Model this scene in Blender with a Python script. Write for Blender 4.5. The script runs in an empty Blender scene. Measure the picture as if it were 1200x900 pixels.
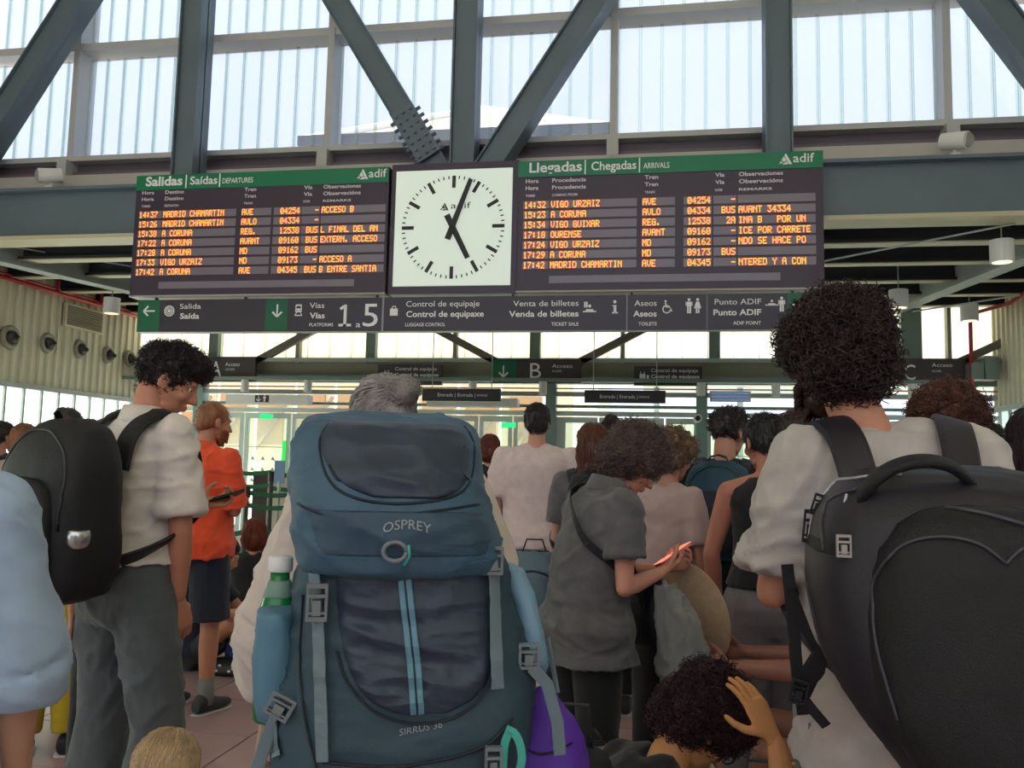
import bpy, math, random
from mathutils import Vector, Matrix, noise
from mathutils.bvhtree import BVHTree
S = bpy.context.scene
COL = S.collection
V3 = Vector
PI = math.pi
R = math.radians
# ---------------------------------------------------------------- camera
CAM_Z = 1.38; FPX = 1000.0
_y, _p, _r = R(-9.670), R(5.481), R(1.313)
_f = V3((math.sin(_y)*math.cos(_p), math.cos(_y)*math.cos(_p), math.sin(_p)))
_rt = V3((math.cos(_y), -math.sin(_y), 0)); _up = _rt.cross(_f)
CX = _rt*math.cos(_r) + _up*math.sin(_r); CY = _up*math.cos(_r) - _rt*math.sin(_r)
C0 = V3((0, 0, CAM_Z))
cd = bpy.data.cameras.new('camera'); cam = bpy.data.objects.new('camera', cd); COL.objects.link(cam)
cd.sensor_width = 36; cd.lens = 30.0; cd.clip_start = 0.05; cd.clip_end = 300
m = Matrix((CX, CY, -_f)).transposed().to_4x4(); m.translation = C0; cam.matrix_world = m
S.camera = cam
def at(px, py, Y):                       # point seen at a pixel, on the plane at distance Y
    d = CX*(px-600)/FPX - CY*(py-450)/FPX + _f
    return C0 + d*(Y/d.y)
# ---------------------------------------------------------------- sky, sun, exposure
S.view_settings.view_transform = 'Standard'; S.view_settings.look = 'None'
S.view_settings.exposure = 0.34; S.view_settings.gamma = 1.0; S.view_settings.use_curve_mapping = False
S.cycles.use_denoising = True
S.cycles.max_bounces = 10; S.cycles.transparent_max_bounces = 16; S.cycles.diffuse_bounces = 5
S.cycles.sample_clamp_indirect = 4.0
w = bpy.data.worlds.new('sky'); S.world = w; w.use_nodes = True
bg = w.node_tree.nodes['Background']; bg.inputs[0].default_value = (0.80, 0.875, 1.0, 1); bg.inputs[1].default_value = 1.3
sl = bpy.data.lights.new('sun', 'SUN'); sl.energy = 11.0; sl.angle = R(1); sl.color = (1, .96, .9)
sun = bpy.data.objects.new('sun', sl); COL.objects.link(sun); sun.rotation_euler = V3((.62, .22, -.75)).to_track_quat('-Z', 'Y').to_euler()
# ---------------------------------------------------------------- materials
def srgb(r, g, b):
    f = lambda c: ((c/255+.055)/1.055)**2.4 if c > 10 else c/255/12.92
    return (f(r), f(g), f(b), 1)
MATS = {}
def mat(name, col, rough=.6, metal=0, bump=0, bscale=60, var=0, vscale=6, emit=0, sheen=0, stretch=None, spec=.5):
    if name in MATS: return MATS[name]
    mt = bpy.data.materials.new(name); mt.use_nodes = True; nt = mt.node_tree; b = nt.nodes['Principled BSDF']
    c = srgb(*col); b.inputs['Base Color'].default_value = c; b.inputs['Roughness'].default_value = rough
    b.inputs['Metallic'].default_value = metal; b.inputs['Specular IOR Level'].default_value = spec
    if sheen: b.inputs['Sheen Weight'].default_value = sheen
    tc = nt.nodes.new('ShaderNodeTexCoord'); mp = nt.nodes.new('ShaderNodeMapping'); nt.links.new(tc.outputs['Object'], mp.inputs[0])
    if stretch: mp.inputs['Scale'].default_value = stretch
    if var:
        n = nt.nodes.new('ShaderNodeTexNoise'); n.inputs['Scale'].default_value = vscale; n.inputs['Detail'].default_value = 5
        nt.links.new(mp.outputs[0], n.inputs[0]); r = nt.nodes.new('ShaderNodeValToRGB')
        r.color_ramp.elements[0].position = .3; r.color_ramp.elements[1].position = .7
        r.color_ramp.elements[0].color = tuple(x*(1-var) for x in c[:3])+(1,); r.color_ramp.elements[1].color = tuple(min(1, x*(1+var)) for x in c[:3])+(1,)
        nt.links.new(n.outputs[0], r.inputs[0]); nt.links.new(r.outputs[0], b.inputs['Base Color'])
    if bump:
        n = nt.nodes.new('ShaderNodeTexNoise'); n.inputs['Scale'].default_value = bscale; n.inputs['Detail'].default_value = 4
        nt.links.new(mp.outputs[0], n.inputs[0]); bp = nt.nodes.new('ShaderNodeBump'); bp.inputs['Strength'].default_value = bump; bp.inputs['Distance'].default_value = .01
        nt.links.new(n.outputs[0], bp.inputs['Height']); nt.links.new(bp.outputs[0], b.inputs['Normal'])
    if emit: b.inputs['Emission Color'].default_value = c; b.inputs['Emission Strength'].default_value = emit
    MATS[name] = mt; return mt
def glassy(name, tint, trans=.8, diff=(230, 240, 235), gloss=.06):     # see-through sheet with some scatter
    mt = bpy.data.materials.new(name); mt.use_nodes = True; nt = mt.node_tree; nt.nodes.clear()
    o = nt.nodes.new('ShaderNodeOutputMaterial'); t = nt.nodes.new('ShaderNodeBsdfTransparent'); t.inputs[0].default_value = srgb(*tint)
    d = nt.nodes.new('ShaderNodeBsdfTranslucent'); d.inputs[0].default_value = srgb(*diff)
    g = nt.nodes.new('ShaderNodeBsdfGlossy'); g.inputs['Roughness'].default_value = .15; g.inputs[0].default_value = (1, 1, 1, 1)
    a = nt.nodes.new('ShaderNodeMixShader'); a.inputs[0].default_value = 1-trans; b = nt.nodes.new('ShaderNodeMixShader'); b.inputs[0].default_value = gloss
    nt.links.new(t.outputs[0], a.inputs[1]); nt.links.new(d.outputs[0], a.inputs[2]); nt.links.new(a.outputs[0], b.inputs[1]); nt.links.new(g.outputs[0], b.inputs[2]); nt.links.new(b.outputs[0], o.inputs[0])
    MATS[name] = mt; return mt
def lamp(name, col, e):
    mt = bpy.data.materials.new(name); mt.use_nodes = True; nt = mt.node_tree; nt.nodes.clear()
    o = nt.nodes.new('ShaderNodeOutputMaterial'); em = nt.nodes.new('ShaderNodeEmission'); em.inputs[0].default_value = srgb(*col); em.inputs[1].default_value = e
    nt.links.new(em.outputs[0], o.inputs[0]); MATS[name] = mt; return mt
steel = mat('painted_steel_blue_grey', (98, 114, 125), .45, 0, .05, 20, .08, 1.5)
steel_l = mat('painted_steel_light', (168, 176, 172), .5, 0, .04, 20, .05, 2)
steel_g = mat('painted_steel_green_grey', (120, 138, 132), .5, 0, .04, 20, .06, 2)
mull_m = mat('mullion_paint', (190, 190, 190), .5)
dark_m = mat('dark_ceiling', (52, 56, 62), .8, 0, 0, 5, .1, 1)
cream_m = mat('cream_sheet', (214, 210, 186), .6, 0, .03, 8, .05, 1)
alu = mat('aluminium', (205, 214, 206), .4, .2)
signdark = mat('sign_charcoal', (54, 48, 64), .4)
signgreen = mat('sign_green', (0, 96, 66), .4)
signwhite = mat('sign_white', (240, 240, 244), .5)
headgreen = mat('board_green', (0, 120, 84), .4)
boardm = mat('board_case', (60, 47, 67), .4)
stripm = mat('led_window', (128, 118, 134), .3)
led = lamp('led_red_orange', (255, 134, 50), 2.8)
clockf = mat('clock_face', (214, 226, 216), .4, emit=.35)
black = mat('black_plastic', (22, 22, 26), .45)
white_p = mat('white_plastic', (225, 225, 222), .5)
redpipe = mat('red_pipe', (178, 40, 44), .5)
glass_up = glassy('channel_glass', (240, 242, 250), .84, (236, 242, 252))
glass_rib = glassy('channel_glass_rib', (230, 237, 236), .8, (226, 234, 232), .04)
glass_cl = glassy('clerestory_sheet', (255, 254, 245), .45, (250, 248, 236), .03)
glass_dr = glassy('door_glass', (235, 245, 238), .93, (230, 240, 235), .05)
# ---------------------------------------------------------------- mesh helpers
class MB:
    def __init__(s): s.v = []; s.f = []
    def add(s, vs, fs):
        k = len(s.v); s.v += [V3(p) for p in vs]; s.f += [tuple(i+k for i in f) for f in fs]; return s
    def box(s, c, d, rot=None):
        c = V3(c); vs = []
        for z in (-.5, .5):
            for x, y in ((-.5, -.5), (.5, -.5), (.5, .5), (-.5, .5)):
                p = V3((x*d[0], y*d[1], z*d[2])); vs.append(c+(rot @ p if rot else p))
        return s.add(vs, [(0, 3, 2, 1), (4, 5, 6, 7), (0, 1, 5, 4), (1, 2, 6, 5), (2, 3, 7, 6), (3, 0, 4, 7)])
    def bb(s, x0, x1, y0, y1, z0, z1): return s.box(((x0+x1)/2, (y0+y1)/2, (z0+z1)/2), (abs(x1-x0), abs(y1-y0), abs(z1-z0)))
    def loft(s, rings, closed=True):                                # rings of equal length
        n = len(rings[0]); vs = [p for r in rings for p in r]; fs = []
        for i in range(len(rings)-1):
            for j in range(n): a = i*n+j; b = i*n+(j+1) % n; fs.append((a, b, b+n, a+n))
        if closed: fs.append(tuple(reversed(range(n)))); fs.append(tuple((len(rings)-1)*n+j for j in range(n)))
        return s.add(vs, fs)
    def rings(s, secs, n=16, closed=True):                          # secs: (centre, u*rx, v*ry[, power])
        out = []
        for sc in secs:
            c, u, v = sc[:3]; pw = sc[3] if len(sc) > 3 else 2; r = []
            for j in range(n):
                a = 2*PI*j/n; ca, sa = math.cos(a), math.sin(a)
                if pw != 2: k = (abs(ca)**pw+abs(sa)**pw)**(-1/pw); ca *= k; sa *= k
                r.append(V3(c)+V3(u)*ca+V3(v)*sa)
            out.append(r)
        return s.loft(out, closed)
    def bar(s, p0, p1, r0, r1=None, n=12, flat=False, k=1.0, up=None):
        p0, p1 = V3(p0), V3(p1); r1 = r0 if r1 is None else r1; d = p1-p0; L = d.length or 1e-6; d = d/L
        a = (V3(up) if up else (V3((0, 0, 1)) if abs(d.z) < .9 else V3((0, 1, 0)))); u = d.cross(a).normalized(); v = u.cross(d) * k
        if flat: return s.rings([(p0, u*r0, v*r0), (p1, u*r1, v*r1)], n)
        sec = []
        for t in (85, 60, 30): sec.append((p0-d*r0*math.sin(R(t)), r0*math.cos(R(t))))
        sec += [(p0, r0), (p1, r1)]
        for t in (30, 60, 85): sec.append((p1+d*r1*math.sin(R(t)), r1*math.cos(R(t))))
        return s.rings([(c, u*r, v*r) for c, r in sec], n)
    def ell(s, c, r, rot=None, n=16, m=10):
        c = V3(c); vs = []; fs = []
        for i in range(1, m):
            a = PI*i/m
            for j in range(n):
                b = 2*PI*j/n; p = V3((r[0]*math.sin(a)*math.cos(b), r[1]*math.sin(a)*math.sin(b), -r[2]*math.cos(a))); vs.append(c+(rot @ p if rot else p))
        k = len(vs); q = V3((0, 0, r[2])); q = rot @ q if rot else q; vs += [c-q, c+q]
        for i in range(m-2):
            for j in range(n): a = i*n+j; b = i*n+(j+1) % n; fs.append((a, b, b+n, a+n))
        for j in range(n): fs.append((k, (j+1) % n, j)); fs.append((k+1, (m-2)*n+j, (m-2)*n+(j+1) % n))
        return s.add(vs, fs)
    def tube(s, pts, r, n=8, r2=None):                              # swept tube, radius may taper
        pts = [V3(p) for p in pts]; L = len(pts); secs = []; pu = None
        for i, p in enumerate(pts):
            d = (pts[min(i+1, L-1)]-pts[max(i-1, 0)]).normalized()
            if pu is None: a = V3((0, 0, 1)) if abs(d.z) < .9 else V3((0, 1, 0)); pu = d.cross(a).normalized()
            u = (pu-d*pu.dot(d)).normalized(); pu = u; v = d.cross(u); rr = r if r2 is None else r+(r2-r)*i/(L-1)
            secs.append((p, u*rr, v*rr))
        return s.rings(secs, n)
    def ribbon(s, pts, wd, th, side):                               # flat strap; side = vector or list of vectors across it
        pts = [V3(p) for p in pts]; L = len(pts); rs = []
        for i, p in enumerate(pts):
            d = (pts[min(i+1, L-1)]-pts[max(i-1, 0)]).normalized(); sd = V3(side[i] if isinstance(side, list) else side)
            sd = (sd-d*sd.dot(d)).normalized(); nn = sd.cross(d)*th/2; w_ = wd[i] if isinstance(wd, list) else wd; sd = sd*w_/2
            rs.append([p-sd-nn*.6, p-sd*.8-nn, p+sd*.8-nn, p+sd-nn*.6, p+sd+nn*.6, p+sd*.8+nn, p-sd*.8+nn, p-sd+nn*.6])
        return s.loft(rs)
    def prism(s, poly, o, u, v, th):                                # polygon (a,b) in plane o+a*u+b*v, thickness vector th
        o, u, v, th = V3(o), V3(u), V3(v), V3(th); n = len(poly)
        vs = [o+u*a+v*b for a, b in poly]; vs += [p+th for p in vs]
        return s.add(vs, [tuple(range(n)), tuple(reversed(range(n, 2*n)))]+[(i, i+n, (i+1) % n+n, (i+1) % n) for i in range(n)])
    def mesh(s, name): me = bpy.data.meshes.new(name); me.from_pydata([tuple(p) for p in s.v], [], s.f); me.validate(); me.update(); return me
    def build(s, name, m_, parent=None, smooth=False):
        return link(s.mesh(name), name, m_, parent, smooth)
def link(me, name, m_, parent=None, smooth=False):
    import bmesh
    bm = bmesh.new(); bm.from_mesh(me); bmesh.ops.recalc_face_normals(bm, faces=bm.faces); bm.to_mesh(me); bm.free()
    o = bpy.data.objects.new(name, me); COL.objects.link(o)
    if m_: me.materials.append(m_)
    if smooth: me.polygons.foreach_set('use_smooth', [True]*len(me.polygons))
    if parent: o.parent = parent
    return o
def tag(o, label, cat=None, group=None, kind=None):
    if label: o['label'] = label
    if cat: o['category'] = cat
    if group: o['group'] = group
    if kind: o['kind'] = kind
    return o
def thing(name, label, cat, loc=(0, 0, 0), rz=0, group=None):
    o = bpy.data.objects.new(name, None); COL.objects.link(o); o.location = loc; o.rotation_euler = (0, 0, rz); o.empty_display_size = .1
    return tag(o, label, cat, group)
def struct(o): o['kind'] = 'structure'; return o
def sempty(name):
    o = bpy.data.objects.new(name, None); COL.objects.link(o); return struct(o)
# voxel union of overlapping closed shapes, in a scratch scene
S2 = bpy.data.scenes.new('scratch')
def vox(mb, size, smooth=4, dec=0):
    me = mb.mesh('tmp'); o = bpy.data.objects.new('tmp', me); S2.collection.objects.link(o)
    r = o.modifiers.new('r', 'REMESH'); r.mode = 'VOXEL'; r.voxel_size = size
    if smooth: q = o.modifiers.new('s', 'SMOOTH'); q.factor = .6; q.iterations = smooth
    if dec: q = o.modifiers.new('d', 'DECIMATE'); q.ratio = dec
    vl = S2.view_layers[0]; vl.update(); dg = vl.depsgraph; ev = o.evaluated_get(dg); out = bpy.data.meshes.new_from_object(ev)
    bpy.data.objects.remove(o); bpy.data.meshes.remove(me)
    return out
def me_add(mb, me, M=None):
    mb.add([(M @ v.co if M else v.co.copy()) for v in me.vertices], [tuple(p.vertices) for p in me.polygons]); return mb
def crease(me, amp, sc, seed=0, lim=None):                          # folds: ridged noise pushed along the normals
    s = V3(sc); off = V3((seed*7.3, seed*3.1, seed*1.7)); ns = [v.normal.copy() for v in me.vertices]
    for v, n in zip(me.vertices, ns):
        p = V3((v.co.x*s.x, v.co.y*s.y, v.co.z*s.z))+off
        w_ = noise.noise_vector(p*.45)*1.5; a = max(0, 1-abs(noise.noise(p+w_))*3.2)**1.5; c_ = max(0, 1-abs(noise.noise(p*1.9+w_*1.4+off))*3.6)**1.5; b = noise.noise(p*.8)
        v.co += n*amp*(a*.9+c_*.5+b*.6-.45)
    me.update(); return me
_fonts = {}
def text_mesh(s_, size=1.0, ext=.01, bold=0):
    cu = bpy.data.curves.new('t', 'FONT'); cu.body = s_; cu.size = size; cu.extrude = ext; cu.offset = bold; cu.resolution_u = 3
    o = bpy.data.objects.new('t', cu); S2.collection.objects.link(o); vl = S2.view_layers[0]; vl.update()
    me = bpy.data.meshes.new_from_object(o.evaluated_get(vl.depsgraph)); bpy.data.objects.remove(o); bpy.data.curves.remove(cu); return me
def put_text(s_, x0, x1, z, h, y, m_, parent, name='lettering', bold=0, ext=.004, cap=True):
    """text on a plane facing the viewer (-Y): left x0, right x1 (or None), baseline z, capital height h"""
    me = text_mesh(s_, 1.0, 0.0, bold); vs = [v.co.copy() for v in me.vertices]; mx = max(v.x for v in vs); mn = min(v.x for v in vs)
    sy = h/.70; sx = (x1-x0)/(mx-mn) if x1 is not None else sy
    for v in me.vertices: v.co = V3((x0+(v.co.x-mn)*sx, y, z+v.co.y*sy))
    o = bpy.data.objects.new(name, me); COL.objects.link(o); me.materials.append(m_); o.parent = parent
    return o
# ================================================================ the hall
YB, YG, YF = 9.5, 10.4, 15.0          # departure boards, upper glazing, far screen
XL, XR = -9.9, 5.45
random.seed(4)
# floor: dark bed with large tiles
bed = struct(MB().bb(-16, 14, -9, 15.1, -.12, -.012).build('floor', mat('floor_bed', (104, 88, 90), .7)))
tile_m = [mat('floor_tile_%d' % i, c, .28, 0, .02, 30, .07, 2.5) for i, c in enumerate([(178, 148, 152), (186, 154, 158), (170, 142, 146), (182, 147, 151)])]
tm = [MB().rings([(V3((0, 0, -.012)), V3((.418, 0, 0)), V3((0, .418, 0)), 60), (V3((0, 0, -.003)), V3((.418, 0, 0)), V3((0, .418, 0)), 60), (V3((0, 0, 0)), V3((.415, 0, 0)), V3((0, .415, 0)), 60)], 4).mesh('tile_mesh') for _ in tile_m]
import bmesh
tm = []
for i, t_ in enumerate(tile_m):
    b_ = MB(); h = .296
    b_.loft([[V3((-h, -h, -.012)), V3((h, -h, -.012)), V3((h, h, -.012)), V3((-h, h, -.012))], [V3((-h, -h, -.002)), V3((h, -h, -.002)), V3((h, h, -.002)), V3((-h, h, -.002))],
             [V3((-h+.002, -h+.002, 0)), V3((h-.002, -h+.002, 0)), V3((h-.002, h-.002, 0)), V3((-h+.002, h-.002, 0))]])
    me = b_.mesh('tile_mesh'); me.materials.append(t_); tm.append(me)
rest = MB()
for iy in range(-15, 25):
    for ix in range(-26, 23):
        x, y = ix*.6+.1, iy*.6+.25
        if -5.0 < x < 1.2 and 1.0 < y < 15 and iy < 25:
            o = bpy.data.objects.new('floor_tile', random.choice(tm)); COL.objects.link(o); o.parent = bed; o.location = (x, y, random.uniform(-.0008, .0008))
        else: rest.box((x, y, -.006), (.592, .592, .012))
tag(rest.build('floor_tiling', tile_m[0], bed), None, kind='stuff')
# side walls: lower translucent screen, upper corrugated cream sheet
def ribbed(x, y0, y1, z0, z1, face):      # face=+1 ribs stand out to +x
    mb = MB(); y = y0; pts = []
    while y < y1: pts += [(y, 0), (y+.07, 0), (y+.09, .035), (y+.13, .035), (y+.15, 0)]; y += .19
    vs = []; n = len(pts)
    for (yy, d) in pts: vs += [(x+d*face, yy, z0), (x+d*face, yy, z1)]
    return mb.add(vs, [(2*i, 2*i+1, 2*i+3, 2*i+2) for i in range(n-1)]).bb(x-.02*face, x-.1*face, y0, y1, z0, z1)
for side, x, fc in (('left', XL, 1), ('right', XR, -1)):
    wl = struct(ribbed(x, 9.9, YF, 2.5, 4.6, fc).build('wall_'+side, cream_m))
    MB().bb(x, x+.07*fc, 9.9, YF, 2.42, 2.5).build('wall_rail', steel_l, wl)
    MB().bb(x-.04*fc, x-.01*fc, -9, YF, 0, 2.42).build('translucent_sheet', glassy('wall_glass_'+side, (225, 240, 232), .25, (235, 245, 238)), wl)
    for k in range(60):
        y = YF-.2-k*.4
        if y > -9: MB().bb(x-.01*fc, x+.03*fc, y-.02, y+.02, 0, 2.42).build('sheet_joint', steel_l, wl)
    MB().bb(x-.1*fc, x, -9, 9.9, 2.42, 10.2).build('wall_panel', cream_m, wl)
wl = bpy.data.objects['wall_left']
wr_ = struct(MB().bb(XL, XR, -9.1, -9, 0, 3.4).build('wall_rear_light_block', cream_m))  # unseen low wall added to cut the fill light, as a crowd behind would
for py_, px_, r_ in ((395, 12, .19), (402, 56, .17), (409, 94, .165), (416, 127, .16), (420, 152, .16)):
    d = CX*(px_-600)/FPX - CY*(py_-450)/FPX + _f; p = C0+d*((XL+.05)/d.x); p.y = min(p.y, 14.75)
    t = thing('air_nozzle', 'round grey air nozzle on the cream wall, ' + {12: 'nearest, at the left photo edge', 56: 'second from the left', 94: 'third, below the louvred grille', 127: 'fourth from the left', 152: 'farthest one'}[px_], 'air nozzle', p, 0, 'air nozzles on the left wall')
    MB().rings([(V3((-.02, 0, 0)), V3((0, r_, 0)), V3((0, 0, r_))), (V3((.03, 0, 0)), V3((0, r_*.92, 0)), V3((0, 0, r_*.92))), (V3((.04, 0, 0)), V3((0, r_*.7, 0)), V3((0, 0, r_*.7))), (V3((-.0, 0, 0)), V3((0, r_*.6, 0)), V3((0, 0, r_*.6)))], 24).build('collar', mat('nozzle_collar', (150, 146, 128), .5), t, True)
    MB().ell((.03, 0, 0), (.09, r_*.52, r_*.52)).build('jet_ball', mat('nozzle_ball', (62, 60, 54), .5), t, True)
    MB().bar((.09, 0, 0), (.14, .02, -.02), r_*.24, r_*.2, flat=True).build('jet_tip', black, t)
p = at(98, 374, 13.3); d = CX*(98-600)/FPX-CY*(374-450)/FPX+_f; p = C0+d*((XL+.05)/d.x)
t = thing('wall_grille', 'rectangular brown louvred grille high on the cream ribbed wall', 'grille', p)
MB().bb(-.02, .03, -.5, .5, -.2, .2).build('grille_frame', cream_m, t)
for k in range(9): MB().box((.035, 0, -.15+k*.0375), (.03, .9, .022), Matrix.Rotation(.5, 3, 'Y')).build('louvre', mat('louvre_brown', (120, 112, 86), .6), t)
# red sprinkler pipes
t = tag(MB().tube([(XL+.25, 10.0, 4.02), (XL+.25, 14.9, 4.02)], .035).tube([(XL+.12, 10.0, 4.12), (XL+.12, 14.9, 4.12)], .02).tube([(XL+.25, 12.3, 4.02), (XL+.25, 12.3, 4.35)], .025).tube([(XL+.25, 13.4, 4.02), (XL+.25, 13.4, 4.35)], .025).build('sprinkler_pipe', redpipe, None, True), 'red sprinkler pipe running along the top of the left cream wall', 'pipe')
t = tag(MB().tube([(XR-.2, 12.5, 4.1), (XR-.2, 13.8, 4.0), (XR-.5, 14.3, 3.95), (XR-.55, 14.4, 3.8), (XR-.55, 14.4, 2.7)], .03).build('sprinkler_pipe', redpipe, None, True), 'red sprinkler pipe dropping beside the right-hand letter sign', 'pipe')
# ---- low ceiling beyond the boards, with joists
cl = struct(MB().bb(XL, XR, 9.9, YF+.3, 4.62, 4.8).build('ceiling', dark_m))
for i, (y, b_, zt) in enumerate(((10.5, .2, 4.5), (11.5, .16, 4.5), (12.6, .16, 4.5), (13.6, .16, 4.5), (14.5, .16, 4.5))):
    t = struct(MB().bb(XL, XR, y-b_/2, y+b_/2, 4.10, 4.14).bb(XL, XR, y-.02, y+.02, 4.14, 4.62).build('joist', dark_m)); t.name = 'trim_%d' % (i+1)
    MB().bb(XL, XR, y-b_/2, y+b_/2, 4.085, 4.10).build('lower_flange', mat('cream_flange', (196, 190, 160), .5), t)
MB()
def hbeam(mb, p0, p1, wd, dp, side, th=.02):           # H section: flange width wd across, depth dp
    p0, p1 = V3(p0), V3(p1); d = (p1-p0).normalized(); s_ = V3(side); s_ = (s_-d*s_.dot(d)).normalized(); n_ = s_.cross(d)
    for o_, a, b_ in ((n_*(dp/2-th/2), wd, th), (-n_*(dp/2-th/2), wd, th), (V3((0, 0, 0)), th, dp)):
        r_ = lambda q: [q+o_+s_*a/2+n_*b_/2, q+o_+s_*a/2-n_*b_/2, q+o_-s_*a/2-n_*b_/2, q+o_-s_*a/2+n_*b_/2]
        mb.loft([r_(p0), r_(p1)])
    return mb
def box_beam(mb, p0, p1, wd, dp, side):
    p0, p1 = V3(p0), V3(p1); d = (p1-p0).normalized(); s_ = V3(side); s_ = (s_-d*s_.dot(d)).normalized()*wd/2; n_ = s_.cross(d).normalized()*dp/2
    return mb.loft([[q+s_+n_, q+s_-n_, q-s_-n_, q-s_+n_] for q in (p0, p1)])
# plan bracing under the low ceiling (light underside)
for i, (a, b_, nm) in enumerate((((4.6, 9.9), (3.75, 14.6), 'right'), ((-9.0, 9.9), (-7.6, 14.6), 'left'))):
    mb = hbeam(MB(), (a[0], a[1], 3.98), (b_[0], b_[1], 3.98), .26, .3, (0, 0, 1)) if 0 else MB()
    box_beam(mb, (a[0], a[1], 4.0), (b_[0], b_[1], 4.0), .24, .02, (1, 0, 0)); box_beam(mb, (a[0], a[1], 4.15), (b_[0], b_[1], 4.15), .03, .3, (1, 0, 0))
    tag(mb.build('ceiling_beam', steel_l), 'pale steel beam running back under the low dark ceiling on the ' + nm, 'beam')
# ---- big beam carrying the boards
t = struct(MB().bb(-10.5, 6.5, 9.72, 9.78, 4.2, 4.8).build('trim_10', steel)); MB().bb(-10.5, 6.5, 9.6, 9.98, 4.80, 4.84).build('top_flange', steel, t)
MB().bb(-10.5, 6.5, 9.6, 9.98, 4.15, 4.2).build('bottom_flange', mat('cream_flange', (196, 190, 160), .5), t)
# gallery edge between the beam and the upper glazing
t = struct(MB().bb(-10.5, 6.5, 10.15, 10.5, 4.8, 5.05).bb(-10.5, 6.5, 10.36, 10.45, 4.9, 5.38).build('trim_11', mat('sill_grey', (150, 146, 150), .5)))
MB().bb(-10.5, 6.5, 10.18, 10.6, 5.40, 5.47).build('sill', mull_m, t); MB().bb(-10.5, 6.5, 10.26, 10.36, 5.2, 5.27).build('ledge', mat('ledge_plum', (112, 100, 112), .5), t)
MB().bb(-10.5, 6.5, 10.10, 10.14, 4.84, 5.17).build('fascia', mat('fascia_light', (196, 190, 184), .6), t)
MB().bb(-10.5, 6.5, 10.34, 10.37, 5.27, 5.40).build('recess_band', mat('ledge_plum2', (96, 84, 96), .5), t)
MUL = [-11.75, -8.02, -4.28, -.55, 3.32, 6.9]
for x in MUL[1:-1]: MB().bb(x-.07, x+.07, 10.1, 10.42, 4.84, 5.4).build('stub_post', mull_m, t)
# ---- upper glazing: three rows of channel-glass planks between mullions
win = sempty('window_1')
ROWS = [(5.47, 7.0), (7.14, 8.55), (8.69, 10.1)]
def plank_mesh(h, wd):
    mb = MB(); mb.bb(-wd/2+.012, wd/2-.012, 0, .006, 0, h); me = mb.mesh('plank'); return me
rib_mats = MB
for ri, (z0, z1) in enumerate(ROWS):
    for k in range(len(MUL)-1):
        xa, xb = MUL[k]+.05, MUL[k+1]-.05; n = round((xb-xa)/.262); wd = (xb-xa)/n
        me = MB().bb(-wd/2+.022, wd/2-.022, 0, .006, 0, z1-z0).mesh('plank'); me.materials.append(glass_up)
        rb = MB().bb(-wd/2+.001, -wd/2+.022, -.03, .006, 0, z1-z0).bb(wd/2-.022, wd/2-.001, -.03, .006, 0, z1-z0).mesh('flange'); rb.materials.append(glass_rib)
        for j in range(n):
            x = xa+wd*(j+.5)
            if x < -10.6 or x > 5.9: continue
            o = bpy.data.objects.new('glass_plank', me); COL.objects.link(o); o.parent = win; o.location = (x, 10.52, z0)
            f_ = bpy.data.objects.new('plank_flange', rb); COL.objects.link(f_); f_.parent = o
for x in MUL[1:-1]: MB().bb(x-.045, x+.045, 10.25, 10.62, 5.4, 10.2).build('mullion', mull_m, win)
for z in (7.07, 8.62, 10.15): MB().bb(-10.5, 6.5, 10.27, 10.6, z-.045, z+.06).build('transom', mull_m, win)
# ---- steel truss in front of the glazing
tr = struct(box_beam(MB(), (-10.6, 9.85, 10.2), (6.5, 9.85, 10.2), .3, .3, (0, 1, 0)).build('trim_12', steel))
def member(nm, p0, p1, wd=.30):
    o = hbeam(MB(), p0, p1, .34, wd, (0, 1, 0)).build(nm, steel, tr)
    d = (V3(p1)-V3(p0)).normalized(); q = V3((0, 1, 0)).cross(d)
    box_beam(MB(), V3(p0)+V3((0, -.0, 0)), V3(p1), wd-.045, .24, d.cross(V3((0, 1, 0)))).build('web_cover', steel, o)
    return o
for x in (-5.98, -2.33, 1.35): member('truss_post', (x, 9.85, 4.82), (x, 9.85, 10.1))
for x0, x1 in ((-2.33, -5.98), (-2.33, 1.35), (-9.65, -5.98), (-9.65, -13), (5.0, 1.35)):
    s_ = 1 if x1 > x0 else -1; member('truss_diagonal', (x0+.26*s_, 9.85, 4.86), (x1+(.02 if s_<0 else 0), 9.85, 10.3))
sp = MB(); d = V3((-3.37, 0, 5.44)).normalized(); q = V3((d.z, 0, -d.x)); c0 = V3((-2.59, 9.85, 4.86))
box_beam(sp, c0+d*.25+V3((0, -.19, 0)), c0+d*1.0+V3((0, -.19, 0)), .31, .02, q)
for k in range(7):
    for s_ in (-.15, .15): sp.bar(c0+d*(.3+k*.1)+q*s_+V3((0, -.1, 0)), c0+d*(.3+k*.1)+q*s_*1.42+V3((0, -.1, 0)), .022, n=6, flat=True)
    for s_ in (-.1, 0, .1): sp.bar(c0+d*(.3+k*.1)+q*s_+V3((0, -.2, 0)), c0+d*(.3+k*.1)+q*s_+V3((0, -.235, 0)), .02, n=6, flat=True)
sp.build('bolted_splice', steel, tr)
# roof over the hall run back to the rear to shut out overhead sky light
rf = struct(MB().bb(-16, 12, -9, 10.8, 10.3, 10.5).build('ceiling_high', cream_m)); rf.name = 'ceiling_2'
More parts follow.
